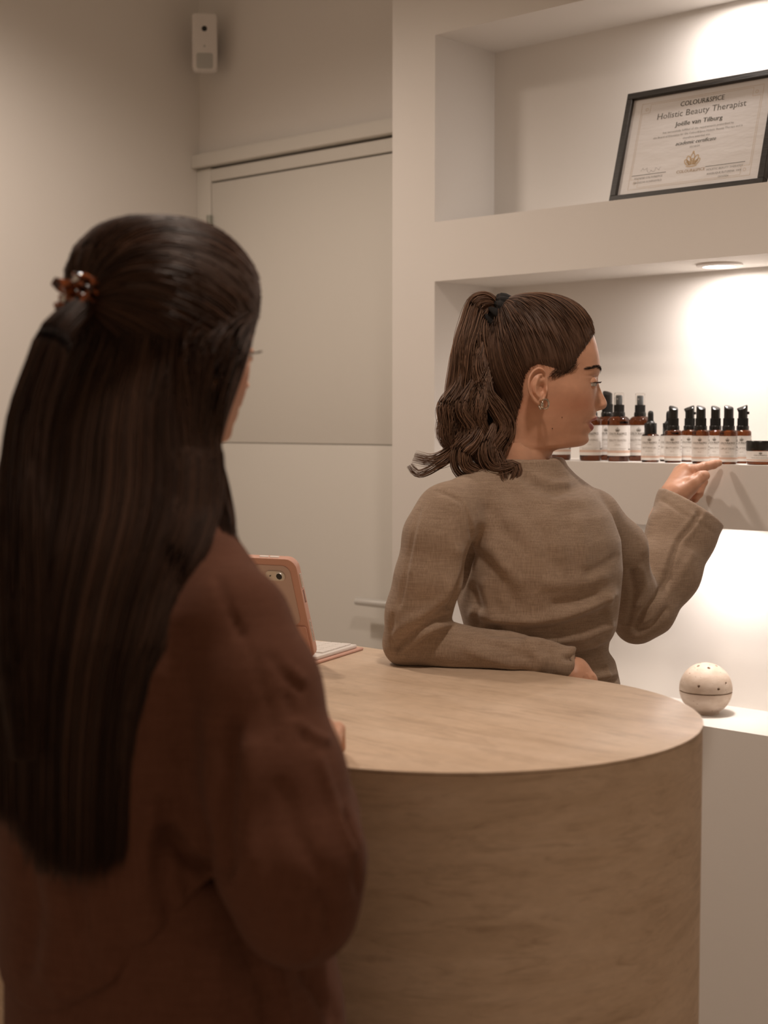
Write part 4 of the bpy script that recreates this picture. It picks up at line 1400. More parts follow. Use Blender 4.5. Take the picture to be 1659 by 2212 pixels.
def hand_right():
    h = .0016
    lo = np.array([.235, 2.11, .955]); hi = np.array([.36, 2.265, 1.125])
    X, Y, Z = grid(lo, hi, h)
    Q = LP
    f = chain(X, Y, Z, [Q(1205, 1440, 2.19), Q(1242, 1450, 2.183)], [.018, .0200])
    mc = [Q(1272, 1468, 2.170), Q(1274, 1474, 2.188), Q(1270, 1482, 2.204), Q(1264, 1491, 2.218)]
    for i, m_ in enumerate(mc):
        f = smin(f, rc(X, Y, Z, Q(1243, 1452 + 2*i, 2.180 + .007*i), m_, .0165, [.0120, .0115, .0108, .0098][i]), .013)
    for i, m_ in enumerate(mc):
        ddd = 2.166 + .018*i; dx = -3*i
        g = chain(X, Y, Z, [m_, Q(1289 + dx, 1503 + 3*i, ddd), Q(1289 + dx, 1532 + 3*i, ddd + .004), Q(1284 + dx, 1552, ddd + .008)],
                  [.0108 - .0008*i, .0092, .0082, .0070], .004)
        f = smin(f, g, .005)
    g = chain(X, Y, Z, [Q(1243, 1462, 2.168), Q(1252, 1490, 2.158), Q(1262, 1512, 2.156), Q(1266, 1530, 2.158)], [.0155, .0125, .0105, .0085], .005)
    f = smin(f, g, .009)
    V, F = surface_nets(f, lo, h)
    V = laplace(V, F, 2, .4)
    V = crease(V, F, [([(1268, 1456), (1277, 1470), (1282, 1484)], 2.2, .0014), ([(1282, 1462), (1284, 1484)], 1.6, -.0018), ([(1262, 1464), (1270, 1478)], 2.5, -.0012)])
    return V, F

lhV, lhF = hand_left(); rhV, rhF = hand_right()

# arms, neck and trunk under the clothes ------------------------------
h = .009
lo = np.array([-.03, 2.10, .02]); hi = np.array([.62, 2.80, 1.42])
X, Y, Z = grid(lo, hi, h)
TY = math.radians(40)
tors, _, _ = ellipse_torso(X, Y, Z, [(.80, .262, 2.35, .150, .105), (.95, .262, 2.35, .145, .10), (1.08, .262, 2.345, .11, .08), (1.22, .25, 2.335, .120, .090), (1.30, .237, 2.33, .095, .065), (1.345, .224, 2.33, .05, .045), (1.45, .222, 2.33, .01, .01)], TY)
f = smax(tors, .80 - Z, .02)
f = smin(f, chain(X, Y, Z, [LP(962, 1120, 2.225), LP(905, 1320, 2.222), LP(888, 1386, 2.236), LP(1100, 1416, 2.208), LP(1232, 1447, 2.186)], [.034, .032, .027, .024, .020]), .03)
f = smin(f, chain(X, Y, Z, [LP(1276, 1128, 2.435), LP(1352, 1270, 2.54), LP(1374, 1335, 2.562), LP(1440, 1180, 2.64), LP(1448, 1085, 2.695)], [.026, .026, .025, .026, .0235]), .03)
for s in (-1, 1):
    f = smin(f, chain(X, Y, Z, [(.262 + s*.075, 2.35 + s*.055, .85), (.265 + s*.08, 2.35 + s*.06, .46), (.262 + s*.085, 2.37 + s*.06, .08)], [.075, .05, .036]), .02)
f = smin(f, rc(X, Y, Z, (.215, 2.33, 1.30), (.216, 2.33, 1.41), .05, .05), .03)
bV, bF = surface_nets(f, lo, h)
bV = laplace(bV, bF, 2)
def keep_behind_counter(V, yw):
    w_ = V[:, 0]*RT[1] + V[:, 1]*FW[1]
    o_ = np.where(V[:, 2] < CT + .02, np.maximum(yw - w_, 0), 0) * (w_ > yw - .12)
    V[:, 0] += o_ * RT[1]; V[:, 1] += o_ * FW[1]
    return V
low_ = bV[:, 2] < 1.03
bV[low_] = keep_behind_counter(bV[low_], CC[1] + CR + .012)

parts = [(hV, hF), (eVr, ear_orient(eVr, eF)), (eVl, ear_orient(eVl, eF)), (lhV, lhF), (rhV, rhF), (bV, bF)]
off = 0; VV = []; FF = []
for v_, f_ in parts:
    VV.append(v_); FF.append(np.asarray(f_) + off); off += len(v_)
body = part('body', np.concatenate(VV), np.concatenate(FF), M_SKIN, lady, LB)
set_tint(body, lips, blush)

# eyes ------------------------------------------------------------------
from mathutils import kdtree
def make_kd(V):
    kd = kdtree.KDTree(len(V))
    for i, p in enumerate(V): kd.insert(p, i)
    kd.balance(); return kd
front_idx = np.where((hV0[:, 0] > .02))[0]
def face_point(l, py, off=0.0):
    """point on the face surface at lateral l, side-view row py (head coordinates)"""
    up = (909 - py) * HS
    d = (hV0[front_idx, 1] - l) ** 2 + (hV0[front_idx, 2] - up) ** 2
    i = front_idx[np.argsort(d)[:4]]
    p = hV0[i].mean(0).copy(); p[0] += off
    return p
def sphere_geo(c, r, el0=-90, el1=90, az0=-180, az1=180, n=24, m=16):
    """head-frame sphere patch; az measured from forward towards lateral +"""
    V = []; F = []
    for i in range(m + 1):
        e = math.radians(el0 + (el1 - el0) * i / m)
        for k in range(n + 1):
            a = math.radians(az0 + (az1 - az0) * k / n)
            V.append((c[0] + r*math.cos(e)*math.cos(a), c[1] + r*math.cos(e)*math.sin(a), c[2] + r*math.sin(e)))
    for i in range(m):
        for k in range(n):
            F.append((i*(n+1)+k, i*(n+1)+k+1, (i+1)*(n+1)+k+1, (i+1)*(n+1)+k))
    return np.array(V), np.array(F)
for s in (1, -1):
    ec = np.array([(1265.0 - 1150) * HS, s * .0300, (909 - 829.0) * HS])
    v_, f_ = sphere_geo(ec, .0117)
    eye = part('eye', head_to_lady(v_), f_, M_EYEW, lady, LB)
    dv = np.array([1, s * .10, -.06]); dv /= np.linalg.norm(dv)
    v_, f_ = sphere_geo(ec + dv * .0058, .0068)
    part('iris', head_to_lady(v_), f_, M_IRIS, eye, LB)
    # lids: shells around the ball leaving a slit
    v_, f_ = sphere_geo(ec, .0131, 3, 88, -88, 88, 22, 10)
    part('eyelid', head_to_lady(v_), f_, M_SKIN, lady, LB)
    v_, f_ = sphere_geo(ec, .0129, -88, -24, -88, 88, 22, 10)
    part('eyelid', head_to_lady(v_), f_, M_SKIN, lady, LB)
    # lashes
    S = []
    for a in np.linspace(-58, 58, 70):
        e = math.radians(4); ar = math.radians(a) + s * .25
        d0 = np.array([math.cos(e)*math.cos(ar), math.cos(e)*math.sin(ar), math.sin(e)])
        p0 = ec + d0 * .0131
        d1 = d0 * np.array([1, 1, 0]); d1 /= np.linalg.norm(d1)
        pts = [p0, p0 + d1*.0028 + np.array([0, 0, -.0010]), p0 + d1*.0054 + np.array([0, 0, -.0006]), p0 + d1*.0068 + np.array([0, 0, .0014])]
        S.append(resample(np.array(pts), 6))
    v_, f_ = strand_mesh(np.array(S), np.full(len(S), .00022))
    part('eyelashes', head_to_lady(v_), f_, M_BROW, lady, LB)
    # brow
    S = []
    for k in range(230):
        t = RNG.uniform(0, 1)
        l = .011 + .040 * t
        pyb = 803.5 - 9.5 * math.sin(min(1, t * 1.25) * math.pi * .62) + 5.0 * max(0, t - .7) / .3 + RNG.normal(0, 1) * (2.9 - 1.9 * t)
        a = face_point(s * l, pyb, .0010); b = face_point(s * (l + .0055), pyb - 2.0 + 2.5 * t, .0014)
        S.append(np.linspace(a, b, 4))
    v_, f_ = strand_mesh(np.array(S), np.full(len(S), .00034))
    part('eyebrow', head_to_lady(v_), f_, M_BROW, lady, LB)
# small mole marks on cheek and jaw
M_MOLE = mat('mole', (0.09, 0.035, 0.025), rough=0.7)
for mx_, my_ in ((1203, 901), (1184, 924.5)):
    d = (spx - mx_) ** 2 + (spy - my_) ** 2; d[hV0[:, 1] < 0] = 1e9
    i = np.argmin(d)
    v_, f_ = sphere_geo(hV0[i], .0009, n=8, m=6); part('mole', head_to_lady(v_), f_, M_MOLE, lady, LB)

# earrings --------------------------------------------------------------
def hoop(name, px, py, r, t, yawd, m=M_SILVER):
    c = np.array([(px - 1150) * HS, .0795, (909 - py) * HS]); a = np.linspace(0, 2*np.pi, 29)[:-1]
    y_ = math.radians(yawd)
    pts = np.stack([c[0] + r*np.sin(a)*math.cos(y_), c[1] + r*np.sin(a)*math.sin(y_), c[2] + r*1.15*np.cos(a)], 1)
    v_, f_ = tube_geo(head_to_lady(pts), t, 8, closed=True)
    return part_any(name, v_, f_, m, lady, LB)
hoop('hoop_earring', 1156, 875.5, .0054, .0011, 62); hoop('hoop_earring', 1164.5, 874, .0064, .0016, 35)
v_, f_ = sphere_geo(np.array([(1154.5 - 1150)*HS, .0815, (909 - 884)*HS]), .0017, n=10, m=8)
part('earring_charm', head_to_lady(v_), f_, M_SILVER, lady, LB)

# hair --------------------------------------------------------------------
def in_poly(x, y, poly):
    ins = np.zeros(len(x), bool); n = len(poly)
    for i in range(n):
        x0, y0 = poly[i]; x1, y1 = poly[(i+1) % n]
        c = ((y0 > y) != (y1 > y)) & (x < (x1 - x0) * (y - y0) / (y1 - y0 + 1e-12) + x0)
        ins ^= c
    return ins
HLINE = [(1283, 718), (1270, 734), (1252, 757), (1238, 776), (1229, 793), (1216, 809), (1203, 815), (1192, 803), (1174, 797), (1152, 792), (1136, 800), (1126, 815), (1121, 840), (1120, 866), (1112, 900), (1102, 930), (1092, 958)]
HPOLY = HLINE + [(1030, 975), (1030, 600), (1300, 600)]
def hair_cap(hv, hn, thick):
    msk = in_poly(spx, spy, HPOLY)
    dl = poly_dist(spx, spy, HLINE)
    off = thick * (1 - np.exp(-(dl / 16.0) ** 1.2)) * (1 + .25 * np.exp(-((spy - 690) / 45) ** 2))
    V = hv + hn * off[:, None]
    F = hF[msk[hF].all(1)]
    return V, F, msk
cV, cF, hmask = hair_cap(hV, hN, .0062)
part('hair_base', cV, cF, M_HAIRB, lady, LB)
cV, cF, hmask = hair_cap(hV, hN, .0085)
kd = make_kd(cV)
cN = vnormals(cV, hF)
TIE = LP(1097, 687, 2.33)
# strands: rooted along the hairline and over the scalp, drawn back to the tie
cand = np.where(hmask)[0]
dl = poly_dist(spx[cand], spy[cand], HLINE)
far = np.linalg.norm(hV[cand] - TIE, axis=1)
w_ = np.where(dl < 7, 6.0, 1.0) * (far > .03); w_ /= w_.sum()
st = RNG.choice(cand, 6000, p=w_)
S = flow_strands(cV[st] + cN[st] * .0006 + RNG.normal(0, .0015, (len(st), 3)), TIE, cV, cN, kd, hcen, 14, .0042)
v_, f_ = strand_mesh(S, RNG.uniform(.00028, .0006, len(S)), root=.15)
hs = part('swept_hair', v_, f_, M_HAIRL, lady, LB); hs['kind'] = 'stuff'
# scrunchie
a = np.linspace(0, 2*np.pi, 73)[:-1]
ax_ = LP(1060, 662, 2.33) - LP(1098, 690, 2.33); ax_ /= np.linalg.norm(ax_)
n1 = np.array([0, 1.0, 0]); n2 = np.cross(ax_, n1)
V = []; F = []; sg = 14
SC_C = LP(1080, 677, 2.33)
for i, t in enumerate(a):
    ruf = 1 + .20 * math.sin(11*t + 1) + .10 * math.sin(23*t)
    for k in range(sg):
        b = 2*np.pi*k/sg
        rr = .0190 + .0115 * ruf * math.cos(b); hh = .0165 * ruf * math.sin(b) + .002 * math.sin(7*t)
        V.append(SC_C + (n1*math.cos(t) + n2*math.sin(t)) * rr + ax_ * hh)
for i in range(len(a)):
    i2 = (i+1) % len(a)
    for k in range(sg):
        k2 = (k+1) % sg
        F.append((i*sg+k, i*sg+k2, i2*sg+k2, i2*sg+k))
part('scrunchie', V, F, M_BLACKF, lady, LB)
# ponytail
def G(pts): return [LP(a, b, d) for a, b, d in pts]
PT = [
 (G([(1072,662,2.33),(1060,650,2.325),(1026,656,2.32),(1008,725,2.31),(1000,790,2.305),(984,845,2.30),(974,900,2.295),(968,940,2.29),(985,972,2.29)]), [.006,.009,.015,.017,.019,.021,.021,.017,.006], 300, .006, 9),
 (G([(1072,662,2.33),(1062,655,2.33),(1038,690,2.33),(1026,760,2.325),(1014,826,2.32),(995,880,2.31),(985,930,2.30),(996,975,2.295),(1018,1000,2.29)]), [.006,.009,.016,.020,.022,.022,.020,.016,.006], 300, .007, 8),
 (G([(1072,662,2.33),(1064,662,2.33),(1050,705,2.325),(1047,780,2.31),(1038,845,2.30),(1020,900,2.30),(1008,945,2.295),(1030,985,2.285),(1060,1005,2.28)]), [.006,.009,.016,.019,.021,.021,.019,.016,.007], 300, .007, 10),
 (G([(1072,662,2.33),(1066,678,2.335),(1060,745,2.335),(1059,810,2.335),(1052,870,2.33),(1058,925,2.32),(1062,970,2.30),(1035,1010,2.285)]), [.006,.009,.013,.016,.019,.020,.018,.008], 260, .006, 9),
 (G([(1072,662,2.33),(1062,690,2.35),(1052,760,2.355),(1042,830,2.35),(1034,890,2.345),(1024,940,2.335),(1004,985,2.32)]), [.006,.010,.017,.020,.022,.020,.009], 200, .006, 9),
 (G([(1050,780,2.30),(1054,845,2.288),(1078,888,2.283),(1090,925,2.283),(1074,965,2.283),(1077,995,2.283),(1100,1008,2.28),(1124,998,2.275)]), [.003,.011,.014,.015,.016,.015,.009,.002], 190, .003, 8),
 (G([(1034,830,2.292),(1008,900,2.286),(986,955,2.285),(962,985,2.285),(930,998,2.285),(894,986,2.285)]), [.003,.012,.012,.009,.009,.010], 90, .003, 7),
 (G([(1010,870,2.29),(994,950,2.28),(974,992,2.28),(940,1012,2.28),(905,1020,2.28),(888,1002,2.28)]), [.003,.010,.009,.007,.007,.006], 60, .003, 7),
 (G([(1050,880,2.288),(1024,950,2.275),(1000,982,2.27),(1004,1014,2.268),(1034,1030,2.266),(1064,1018,2.266)]), [.003,.014,.017,.017,.013,.004], 190, .003, 6),
 (G([(1070,910,2.285),(1052,970,2.275),(1062,1008,2.27),(1090,1014,2.268),(1112,1012,2.266),(1107,1040,2.262),(1098,1058,2.26)]), [.003,.013,.014,.012,.009,.006,.001], 170, .003, 6),
 (G([(1068,940,2.282),(1078,1000,2.27),(1088,1032,2.264),(1097,1056,2.26)]), [.003,.010,.008,.001], 90, .002, 5),
 (G([(998,800,2.298),(976,862,2.285),(964,905,2.28),(960,942,2.28),(978,958,2.278)]), [.003,.013,.015,.011,.003], 150, .004, 8),
 (G([(1020,820,2.292),(1000,880,2.28),(1012,930,2.276),(1002,965,2.274),(975,975,2.274)]), [.003,.012,.013,.010,.003], 150, .004, 8),
 (G([(1044,740,2.305),(1030,810,2.292),(1044,870,2.282),(1038,920,2.278),(1052,955,2.276)]), [.003,.011,.013,.011,.003], 150, .005, 9),
]
SS = []; WW = []
cv = []; cf = []; cn = 0
for li, (pts, rad, n, wv, wl) in enumerate(PT):
    S = lock(pts, rad, n, wv * 1.35, wl * 1.25, 34, ph0=li * 1.7); SS.append(S); WW.append(RNG.uniform(.0003, .00075, n))
    if li > 5: continue
    v_, f_ = core(pts, np.array(rad) * .6, 26, 10)
    q = np.array(quads_of(v_, f_)); cv.append(np.array(v_)); cf.append(q + cn); cn += len(v_)
# loose arch over the top
arch = G([(1088,674,2.325),(1066,642,2.32),(1040,632,2.315),(1014,646,2.31),(1000,690,2.305),(996,735,2.305),(990,790,2.30)])
S = lock(arch, [.004,.004,.003,.0025,.003,.003,.002], 26, .001, 5, 34); SS.append(S); WW.append(np.full(26, .0004))
for k in range(26):   # flyaways
    a0 = np.array([RNG.uniform(975, 1085), RNG.uniform(660, 960)])
    if k % 3 == 0: a0 = np.array([RNG.uniform(1120, 1270), RNG.uniform(655, 700)])
    p0 = LP(a0[0], a0[1], 2.31); dxy = RNG.normal(0, .012, (3, 3)).cumsum(0)
    S = resample(np.vstack([p0, p0 + dxy]), 34)[None]; 
    if k % 3: SS.append(S); WW.append(np.full(1, .00018))
v_, f_ = strand_mesh(np.concatenate(SS), np.concatenate(WW), tip=.15)
M_HAIRP = hair_material('ponytail_hair', (0.068, 0.034, 0.020), (0.31, 0.175, 0.108), rough=.48, spec=.4)
pt = part('ponytail', v_, f_, M_HAIRP, lady, LB); pt['kind'] = 'stuff'
part('ponytail_core', np.concatenate(cv), np.concatenate(cf), M_HAIRPB, lady, LB)
# fine nape hairs behind the ear, wisps at the temple
S = []
for k in range(170):
    t0 = RNG.uniform(0, 1); x0 = 1232 - 44*t0 + RNG.normal(0, 3); y0 = 792 + 16*t0 + RNG.normal(0, 3); p = []
    ln = RNG.uniform(10, 24)
    for j in range(6):
        t = j / 5
        d = (spx - (x0 - 12*t*ln/20 - 4*t*t)) ** 2 + (spy - (y0 + ln*t - 6)) ** 2; d[hV0[:, 1] < 0] = 1e9
        i = np.argmin(d); p.append(hV[i] + hN[i] * (.0030 - .0022*t))
    S.append(resample(np.array(p), 8))
for k in range(150):
    x0 = RNG.uniform(1098, 1124); y0 = 845 + (1124 - x0) * 3.2 + RNG.normal(0, 12)
    p = []
    for j in range(6):
        t = j / 5
        qx = x0 + (-26 * t + RNG.normal(0, .4)); qy = y0 - 40 * t + 16 * t * t
        d = (spx - qx) ** 2 + (spy - qy) ** 2; d[hV0[:, 1] < 0] = 1e9
        i = np.argmin(d); p.append(cV[i] + hN[i] * .0012)
    S.append(resample(np.array(p), 8))
v_, f_ = strand_mesh(np.array(S), np.full(len(S), .0003), tip=.3, root=.3)
nh = part('nape_hair', v_, f_, M_HAIRL, lady, LB); nh['kind'] = 'stuff'

# top -------------------------------------------------------------------
h = .0037
lo = np.array([-.012, 2.08, .97]); hi = np.array([.70, 2.80, 1.405])
X, Y, Z = grid(lo, hi, h)
tors, u, v = ellipse_torso(X, Y, Z, [
    (.95, .268, 2.355, .136, .108), (1.02, .266, 2.352, .132, .106), (1.058, .264, 2.35, .124, .100), (1.075, .262, 2.348, .112, .092), (1.092, .258, 2.345, .116, .098), (1.115, .254, 2.342, .132, .112), (1.16, .250, 2.338, .140, .121),
    (1.21, .249, 2.336, .143, .127), (1.26, .247, 2.335, .140, .126), (1.30, .243, 2.334, .132, .112), (1.325, .238, 2.332, .116, .092), (1.345, .232, 2.331, .092, .072), (1.362, .228, 2.33, .074, .062), (1.378, .226, 2.33, .064, .057), (1.41, .225, 2.33, .060, .055)], TY)
f = tors
SHR, SHL = LP(966, 1112, 2.225), LP(1280, 1118, 2.435)
f = smin(f, rc(X, Y, Z, LP(1085, 1030, 2.315), SHR, .034, .044), .03)
f = smin(f, rc(X, Y, Z, LP(1170, 1030, 2.345), SHL, .034, .042), .03)
ra_ = chain(X, Y, Z, [SHR, LP(942, 1160, 2.216), LP(925, 1250, 2.215), LP(903, 1325, 2.222), LP(881, 1388, 2.236)], [.047, .0475, .0485, .047, .0375], .02)
f = smin(f, ra_, .016)
fa_ = chain(X, Y, Z, [LP(881, 1388, 2.236), LP(985, 1401, 2.224), LP(1100, 1412, 2.206), LP(1240, 1441, 2.184), LP(1290, 1452, 2.176)], [.0375, .0365, .0335, .0275, .0255], .01)
# cuff of the leaning arm, cut and hollow
def plane(p, n):
    n = np.asarray(n, float); n /= np.linalg.norm(n)
    return ((X - p[0]) * n[0] + (Y - p[1]) * n[1] + (Z - p[2]) * n[2]).astype(np.float32)
axr = LP(1240, 1441, 2.184) - LP(1100, 1412, 2.206); axr /= np.linalg.norm(axr)
c0_, c1_ = LP(1241, 1404, 2.185), LP(1228, 1473, 2.185)
ry_ = c0_ - np.array([0, 0, CAMZ]); ry_ /= np.linalg.norm(ry_)
nr_ = np.cross(c1_ - c0_, ry_ - .16 * axr); nr_ *= np.sign(nr_ @ axr)
cutr = plane(LP(1235, 1440, 2.185), nr_)
fa_ = smax(fa_, cutr, .003)
inn = chain(X, Y, Z, [LP(1190, 1430, 2.192), LP(1240, 1441, 2.184), LP(1290, 1452, 2.176)], [.0195, .0215, .0215])
f = smin(f, fa_, .010)
# pointing arm
up_ = chain(X, Y, Z, [SHL, LP(1335, 1185, 2.490), LP(1360, 1285, 2.545), LP(1374, 1343, 2.560)], [.046, .047, .046, .0375], .02)
f = smin(f, up_, .014)
lf = chain(X, Y, Z, [LP(1374, 1343, 2.556), LP(1398, 1318, 2.568), LP(1440, 1236, 2.61), LP(1473, 1150, 2.655), LP(1495, 1093, 2.69), LP(1516, 1035, 2.72)], [.0365, .046, .0575, .0605, .0635, .065], .02)
axl = LP(1500, 1080, 2.69) - LP(1440, 1236, 2.61)
cl0, cl1 = LP(1427, 1051, 2.685), LP(1558, 1136, 2.695)
ray_ = LP(1493, 1094, 2.69) - np.array([0, 0, CAMZ]); ray_ /= np.linalg.norm(ray_)
nl = np.cross(cl1 - cl0, ray_ - .14 * axl / np.linalg.norm(axl)); nl = nl * np.sign(nl @ axl)
cutl = plane(LP(1493, 1094, 2.69), nl)
lf = smax(lf, cutl, .003)
inl = chain(X, Y, Z, [LP(1455, 1195, 2.63), LP(1495, 1093, 2.69), LP(1516, 1035, 2.72)], [.046, .0565, .059])
lf = np.maximum(lf, -inl)
f = smin(f, lf, .012)
# neck opening
nk = chain(X, Y, Z, [(.222, 2.33, 1.34), (.224, 2.33, 1.45)], [.048, .0535])
ntop = plane(LP(1125, 989, 2.33), np.array([-.02, 0.0, 1.0]))
f = smax(f, ntop, .006)
f = np.maximum(f, -nk)
# counter carries the arm
WX = X * RT[0] + Y * FW[0]; WY = X * RT[1] + Y * FW[1]
cbx = np.maximum(WY - (CC[1] + CR + .0008), Z - (CT + .0004))
f = np.maximum(f, -cbx.astype(np.float32))
f = np.maximum(f, (.985 - Z).astype(np.float32))
sV, sF = surface_nets(f, lo, h)
sV = laplace(sV, sF, 2, .45)
FOLDS = [
 ([(945, 1003), (941, 1030), (937, 1058)], 2.6, -.0022), ([(937, 1058), (969, 1069), (998, 1085), (1012, 1123), (1019, 1167), (1016, 1200)], 3.0, -.0030),
 ([(1003, 1090), (1016, 1126), (1024, 1170)], 7, .0022),
 ([(906, 1105), (892, 1165), (880, 1229), (863, 1306)], 4, -.0020), ([(915, 1105), (900, 1170), (888, 1235)], 7, .0018),
 ([(1012, 1200), (1004, 1235), (985, 1290), (975, 1312)], 7, -.0085), ([(990, 1190), (985, 1240), (962, 1290)], 11, .0035),
 ([(976, 1332), (940, 1342), (905, 1362), (880, 1382), (858, 1402)], 5, -.0060), ([(985, 1345), (950, 1352), (915, 1370), (885, 1398)], 8, .0040),
 ([(962, 1312), (945, 1330), (925, 1338)], 5, -.0035), ([(950, 1300), (915, 1325), (880, 1345), (850, 1372)], 9, .0030),
 ([(935, 1372), (905, 1392), (880, 1412)], 5, -.0030), ([(848, 1330), (846, 1370), (856, 1405)], 5, -.0020),
 ([(1040, 1385), (1090, 1402), (1140, 1420)], 10, -.0022), ([(1150, 1405), (1165, 1425), (1160, 1445)], 9, .0025), ([(1178, 1398), (1190, 1420), (1185, 1450)], 7, -.0022),
 ([(1005, 1400), (1060, 1425), (1110, 1440)], 9, .0020),
 ([(1137, 1036), (1175, 1060), (1205, 1064), (1240, 1055), (1262, 1042)], 9, -.0042), ([(1160, 1030), (1190, 1046), (1225, 1046)], 8, .0030), ([(1120, 1045), (1150, 1075), (1200, 1090), (1260, 1080), (1295, 1066)], 13, .0030),
 ([(1085, 1040), (1110, 1080), (1135, 1120)], 10, -.0022), ([(1060, 1100), (1090, 1150), (1130, 1185)], 14, -.0028), ([(1040, 1130), (1062, 1180), (1090, 1225)], 14, .0025),
 ([(1025, 1195), (1055, 1222), (1090, 1262), (1110, 1300)], 13, -.0022), ([(1030, 1170), (1075, 1205), (1120, 1255)], 15, .0020),
 ([(1190, 1110), (1205, 1160), (1215, 1200)], 14, .0022), ([(1160, 1130), (1178, 1180), (1190, 1215)], 12, -.0018), ([(1250, 1130), (1262, 1180), (1262, 1215)], 14, .0022),
 ([(1270, 1240), (1300, 1225), (1330, 1205)], 10, -.0025), ([(1180, 1262), (1240, 1262), (1300, 1245)], 14, .0026),
 ([(1020, 1270), (1035, 1310), (1030, 1345)], 8, -.0040), ([(1045, 1260), (1055, 1300), (1070, 1335)], 10, .0030),
 ([(1027, 1325), (1089, 1340), (1150, 1342), (1215, 1332), (1270, 1312), (1322, 1285)], 12, .0060), ([(1060, 1362), (1137, 1366), (1210, 1360), (1262, 1342), (1310, 1322)], 10, -.0065),
 ([(1200, 1305), (1245, 1300), (1285, 1285)], 9, -.0030), ([(1140, 1385), (1200, 1388), (1260, 1378), (1318, 1352)], 11, .0055), ([(1310, 1290), (1318, 1330), (1312, 1365)], 7, .0030),
 ([(1225, 1420), (1260, 1416), (1290, 1408), (1325, 1390)], 6, -.0090), ([(1240, 1400), (1280, 1394), (1322, 1374)], 8, .0050),
 ([(1285, 1478), (1315, 1473), (1345, 1460)], 5, -.0060), ([(1310, 1440), (1312, 1462)], 4, .0030), ([(1322, 1405), (1326, 1440)], 6, -.0025), ([(1300, 1462), (1330, 1458), (1346, 1448)], 7, .0035),
 ([(1510, 1112), (1490, 1140), (1464, 1170), (1448, 1215), (1440, 1250), (1418, 1290), (1392, 1318), (1372, 1356)], 5, -.0050), ([(1498, 1118), (1475, 1148), (1452, 1180), (1436, 1230)], 8, .0030),
 ([(1520, 1110), (1500, 1140), (1480, 1165)], 7, .0030), ([(1364, 1235), (1372, 1280), (1365, 1320), (1358, 1350)], 6, -.0050), ([(1385, 1230), (1395, 1270), (1385, 1310)], 8, .0030),
 ([(1400, 1345), (1430, 1300), (1465, 1250), (1495, 1200)], 9, .0030), ([(1378, 1365), (1410, 1345), (1440, 1318)], 6, -.0035), ([(1410, 1110), (1405, 1150), (1390, 1190)], 8, .0025),
 ([(1430, 1080), (1470, 1105), (1510, 1130), (1545, 1152)], 4, -.0016),
]
sV = crease(sV, sF, [(a_, b_ * 1.1, c_ * 1.3) for a_, b_, c_ in FOLDS])
part('top', sV, sF, M_SWEAT, lady, LB)

# trousers and shoes ----------------------------------------------------
h = .011
lo = np.array([.04, 2.12, .03]); hi = np.array([.50, 2.60, 1.06])
X, Y, Z = grid(lo, hi, h)
tr, _, _ = ellipse_torso(X, Y, Z, [(.70, .266, 2.352, .160, .125), (.90, .268, 2.354, .158, .125), (1.0, .268, 2.354, .140, .112), (1.06, .266, 2.352, .128, .103)], TY)
tr = np.maximum(tr, np.maximum(.80 - Z, Z - 1.012))
for s in (-1, 1):
    tr = smin(tr, chain(X, Y, Z, [(.264 + s*.07, 2.352 + s*.055, .84), (.265 + s*.085, 2.355 + s*.065, .45), (.264 + s*.09, 2.365 + s*.068, .06)], [.085, .075, .075]), .02)
V, F = surface_nets(tr, lo, h); V = laplace(V, F, 2)
V = keep_behind_counter(V, CC[1] + CR + .006)
part('trousers', V, F, M_SWEAT, lady, LB)
for s in (-1, 1):
    c = np.array([.264 + s*.09, 2.365 + s*.068, 0]); d_ = np.array([math.sin(TY), -math.cos(TY), 0])
    lo = c + np.array([-.17, -.17, -.01]); hi = c + np.array([.17, .17, .11]); X, Y, Z = grid(lo, hi, .008)
    f = chain(X, Y, Z, [c - d_*.06 + np.array([0, 0, .045]), c + d_*.03 + np.array([0, 0, .045]), c + d_*.13 + np.array([0, 0, .030])], [.042, .046, .034], .03)
    f = np.maximum(f, .001 - Z)
    V, F = surface_nets(f, lo, .008); V[:, 2] = np.maximum(V[:, 2], 0)
    part('shoe', V, F, M_SHOE, lady, LB)

# ------------------------------------------------------------------ the visitor, seen from behind
M_SKINW = skin_material('skin_visitor', (0.58, 0.32, 0.215), (0.42, 0.15, 0.125))
M_SHIRT = linen('brown_linen', (0.100, 0.041, 0.0245), (0.138, 0.059, 0.037), 500, .03, .12)
M_PANTS = M_SHIRT
M_HAIRD = hair_material('dark_brown_hair', (0.018, 0.0075, 0.0042), (0.100, 0.048, 0.028), rough=0.5, spec=0.3)
M_HAIRDB = mat('dark_hair_base', (0.042, 0.0195, 0.0112), rough=0.7)
M_TORT = mat('tortoiseshell', (0.16, 0.035, 0.010), rough=0.18, spec=0.6)
_n = noise(M_TORT, obj_coords(M_TORT), 90, 3); _r = ramp(M_TORT, [(0.42, (0.03, 0.008, 0.004)), (0.6, (0.34, 0.085, 0.018))])
LK(M_TORT, _n.outputs['Fac'], _r.inputs['Fac']); base_col(M_TORT, _r.outputs['Color'])
M_GOLDJ = mat('gold_jewellery', (0.75, 0.45, 0.20), rough=0.2, metal=1.0)

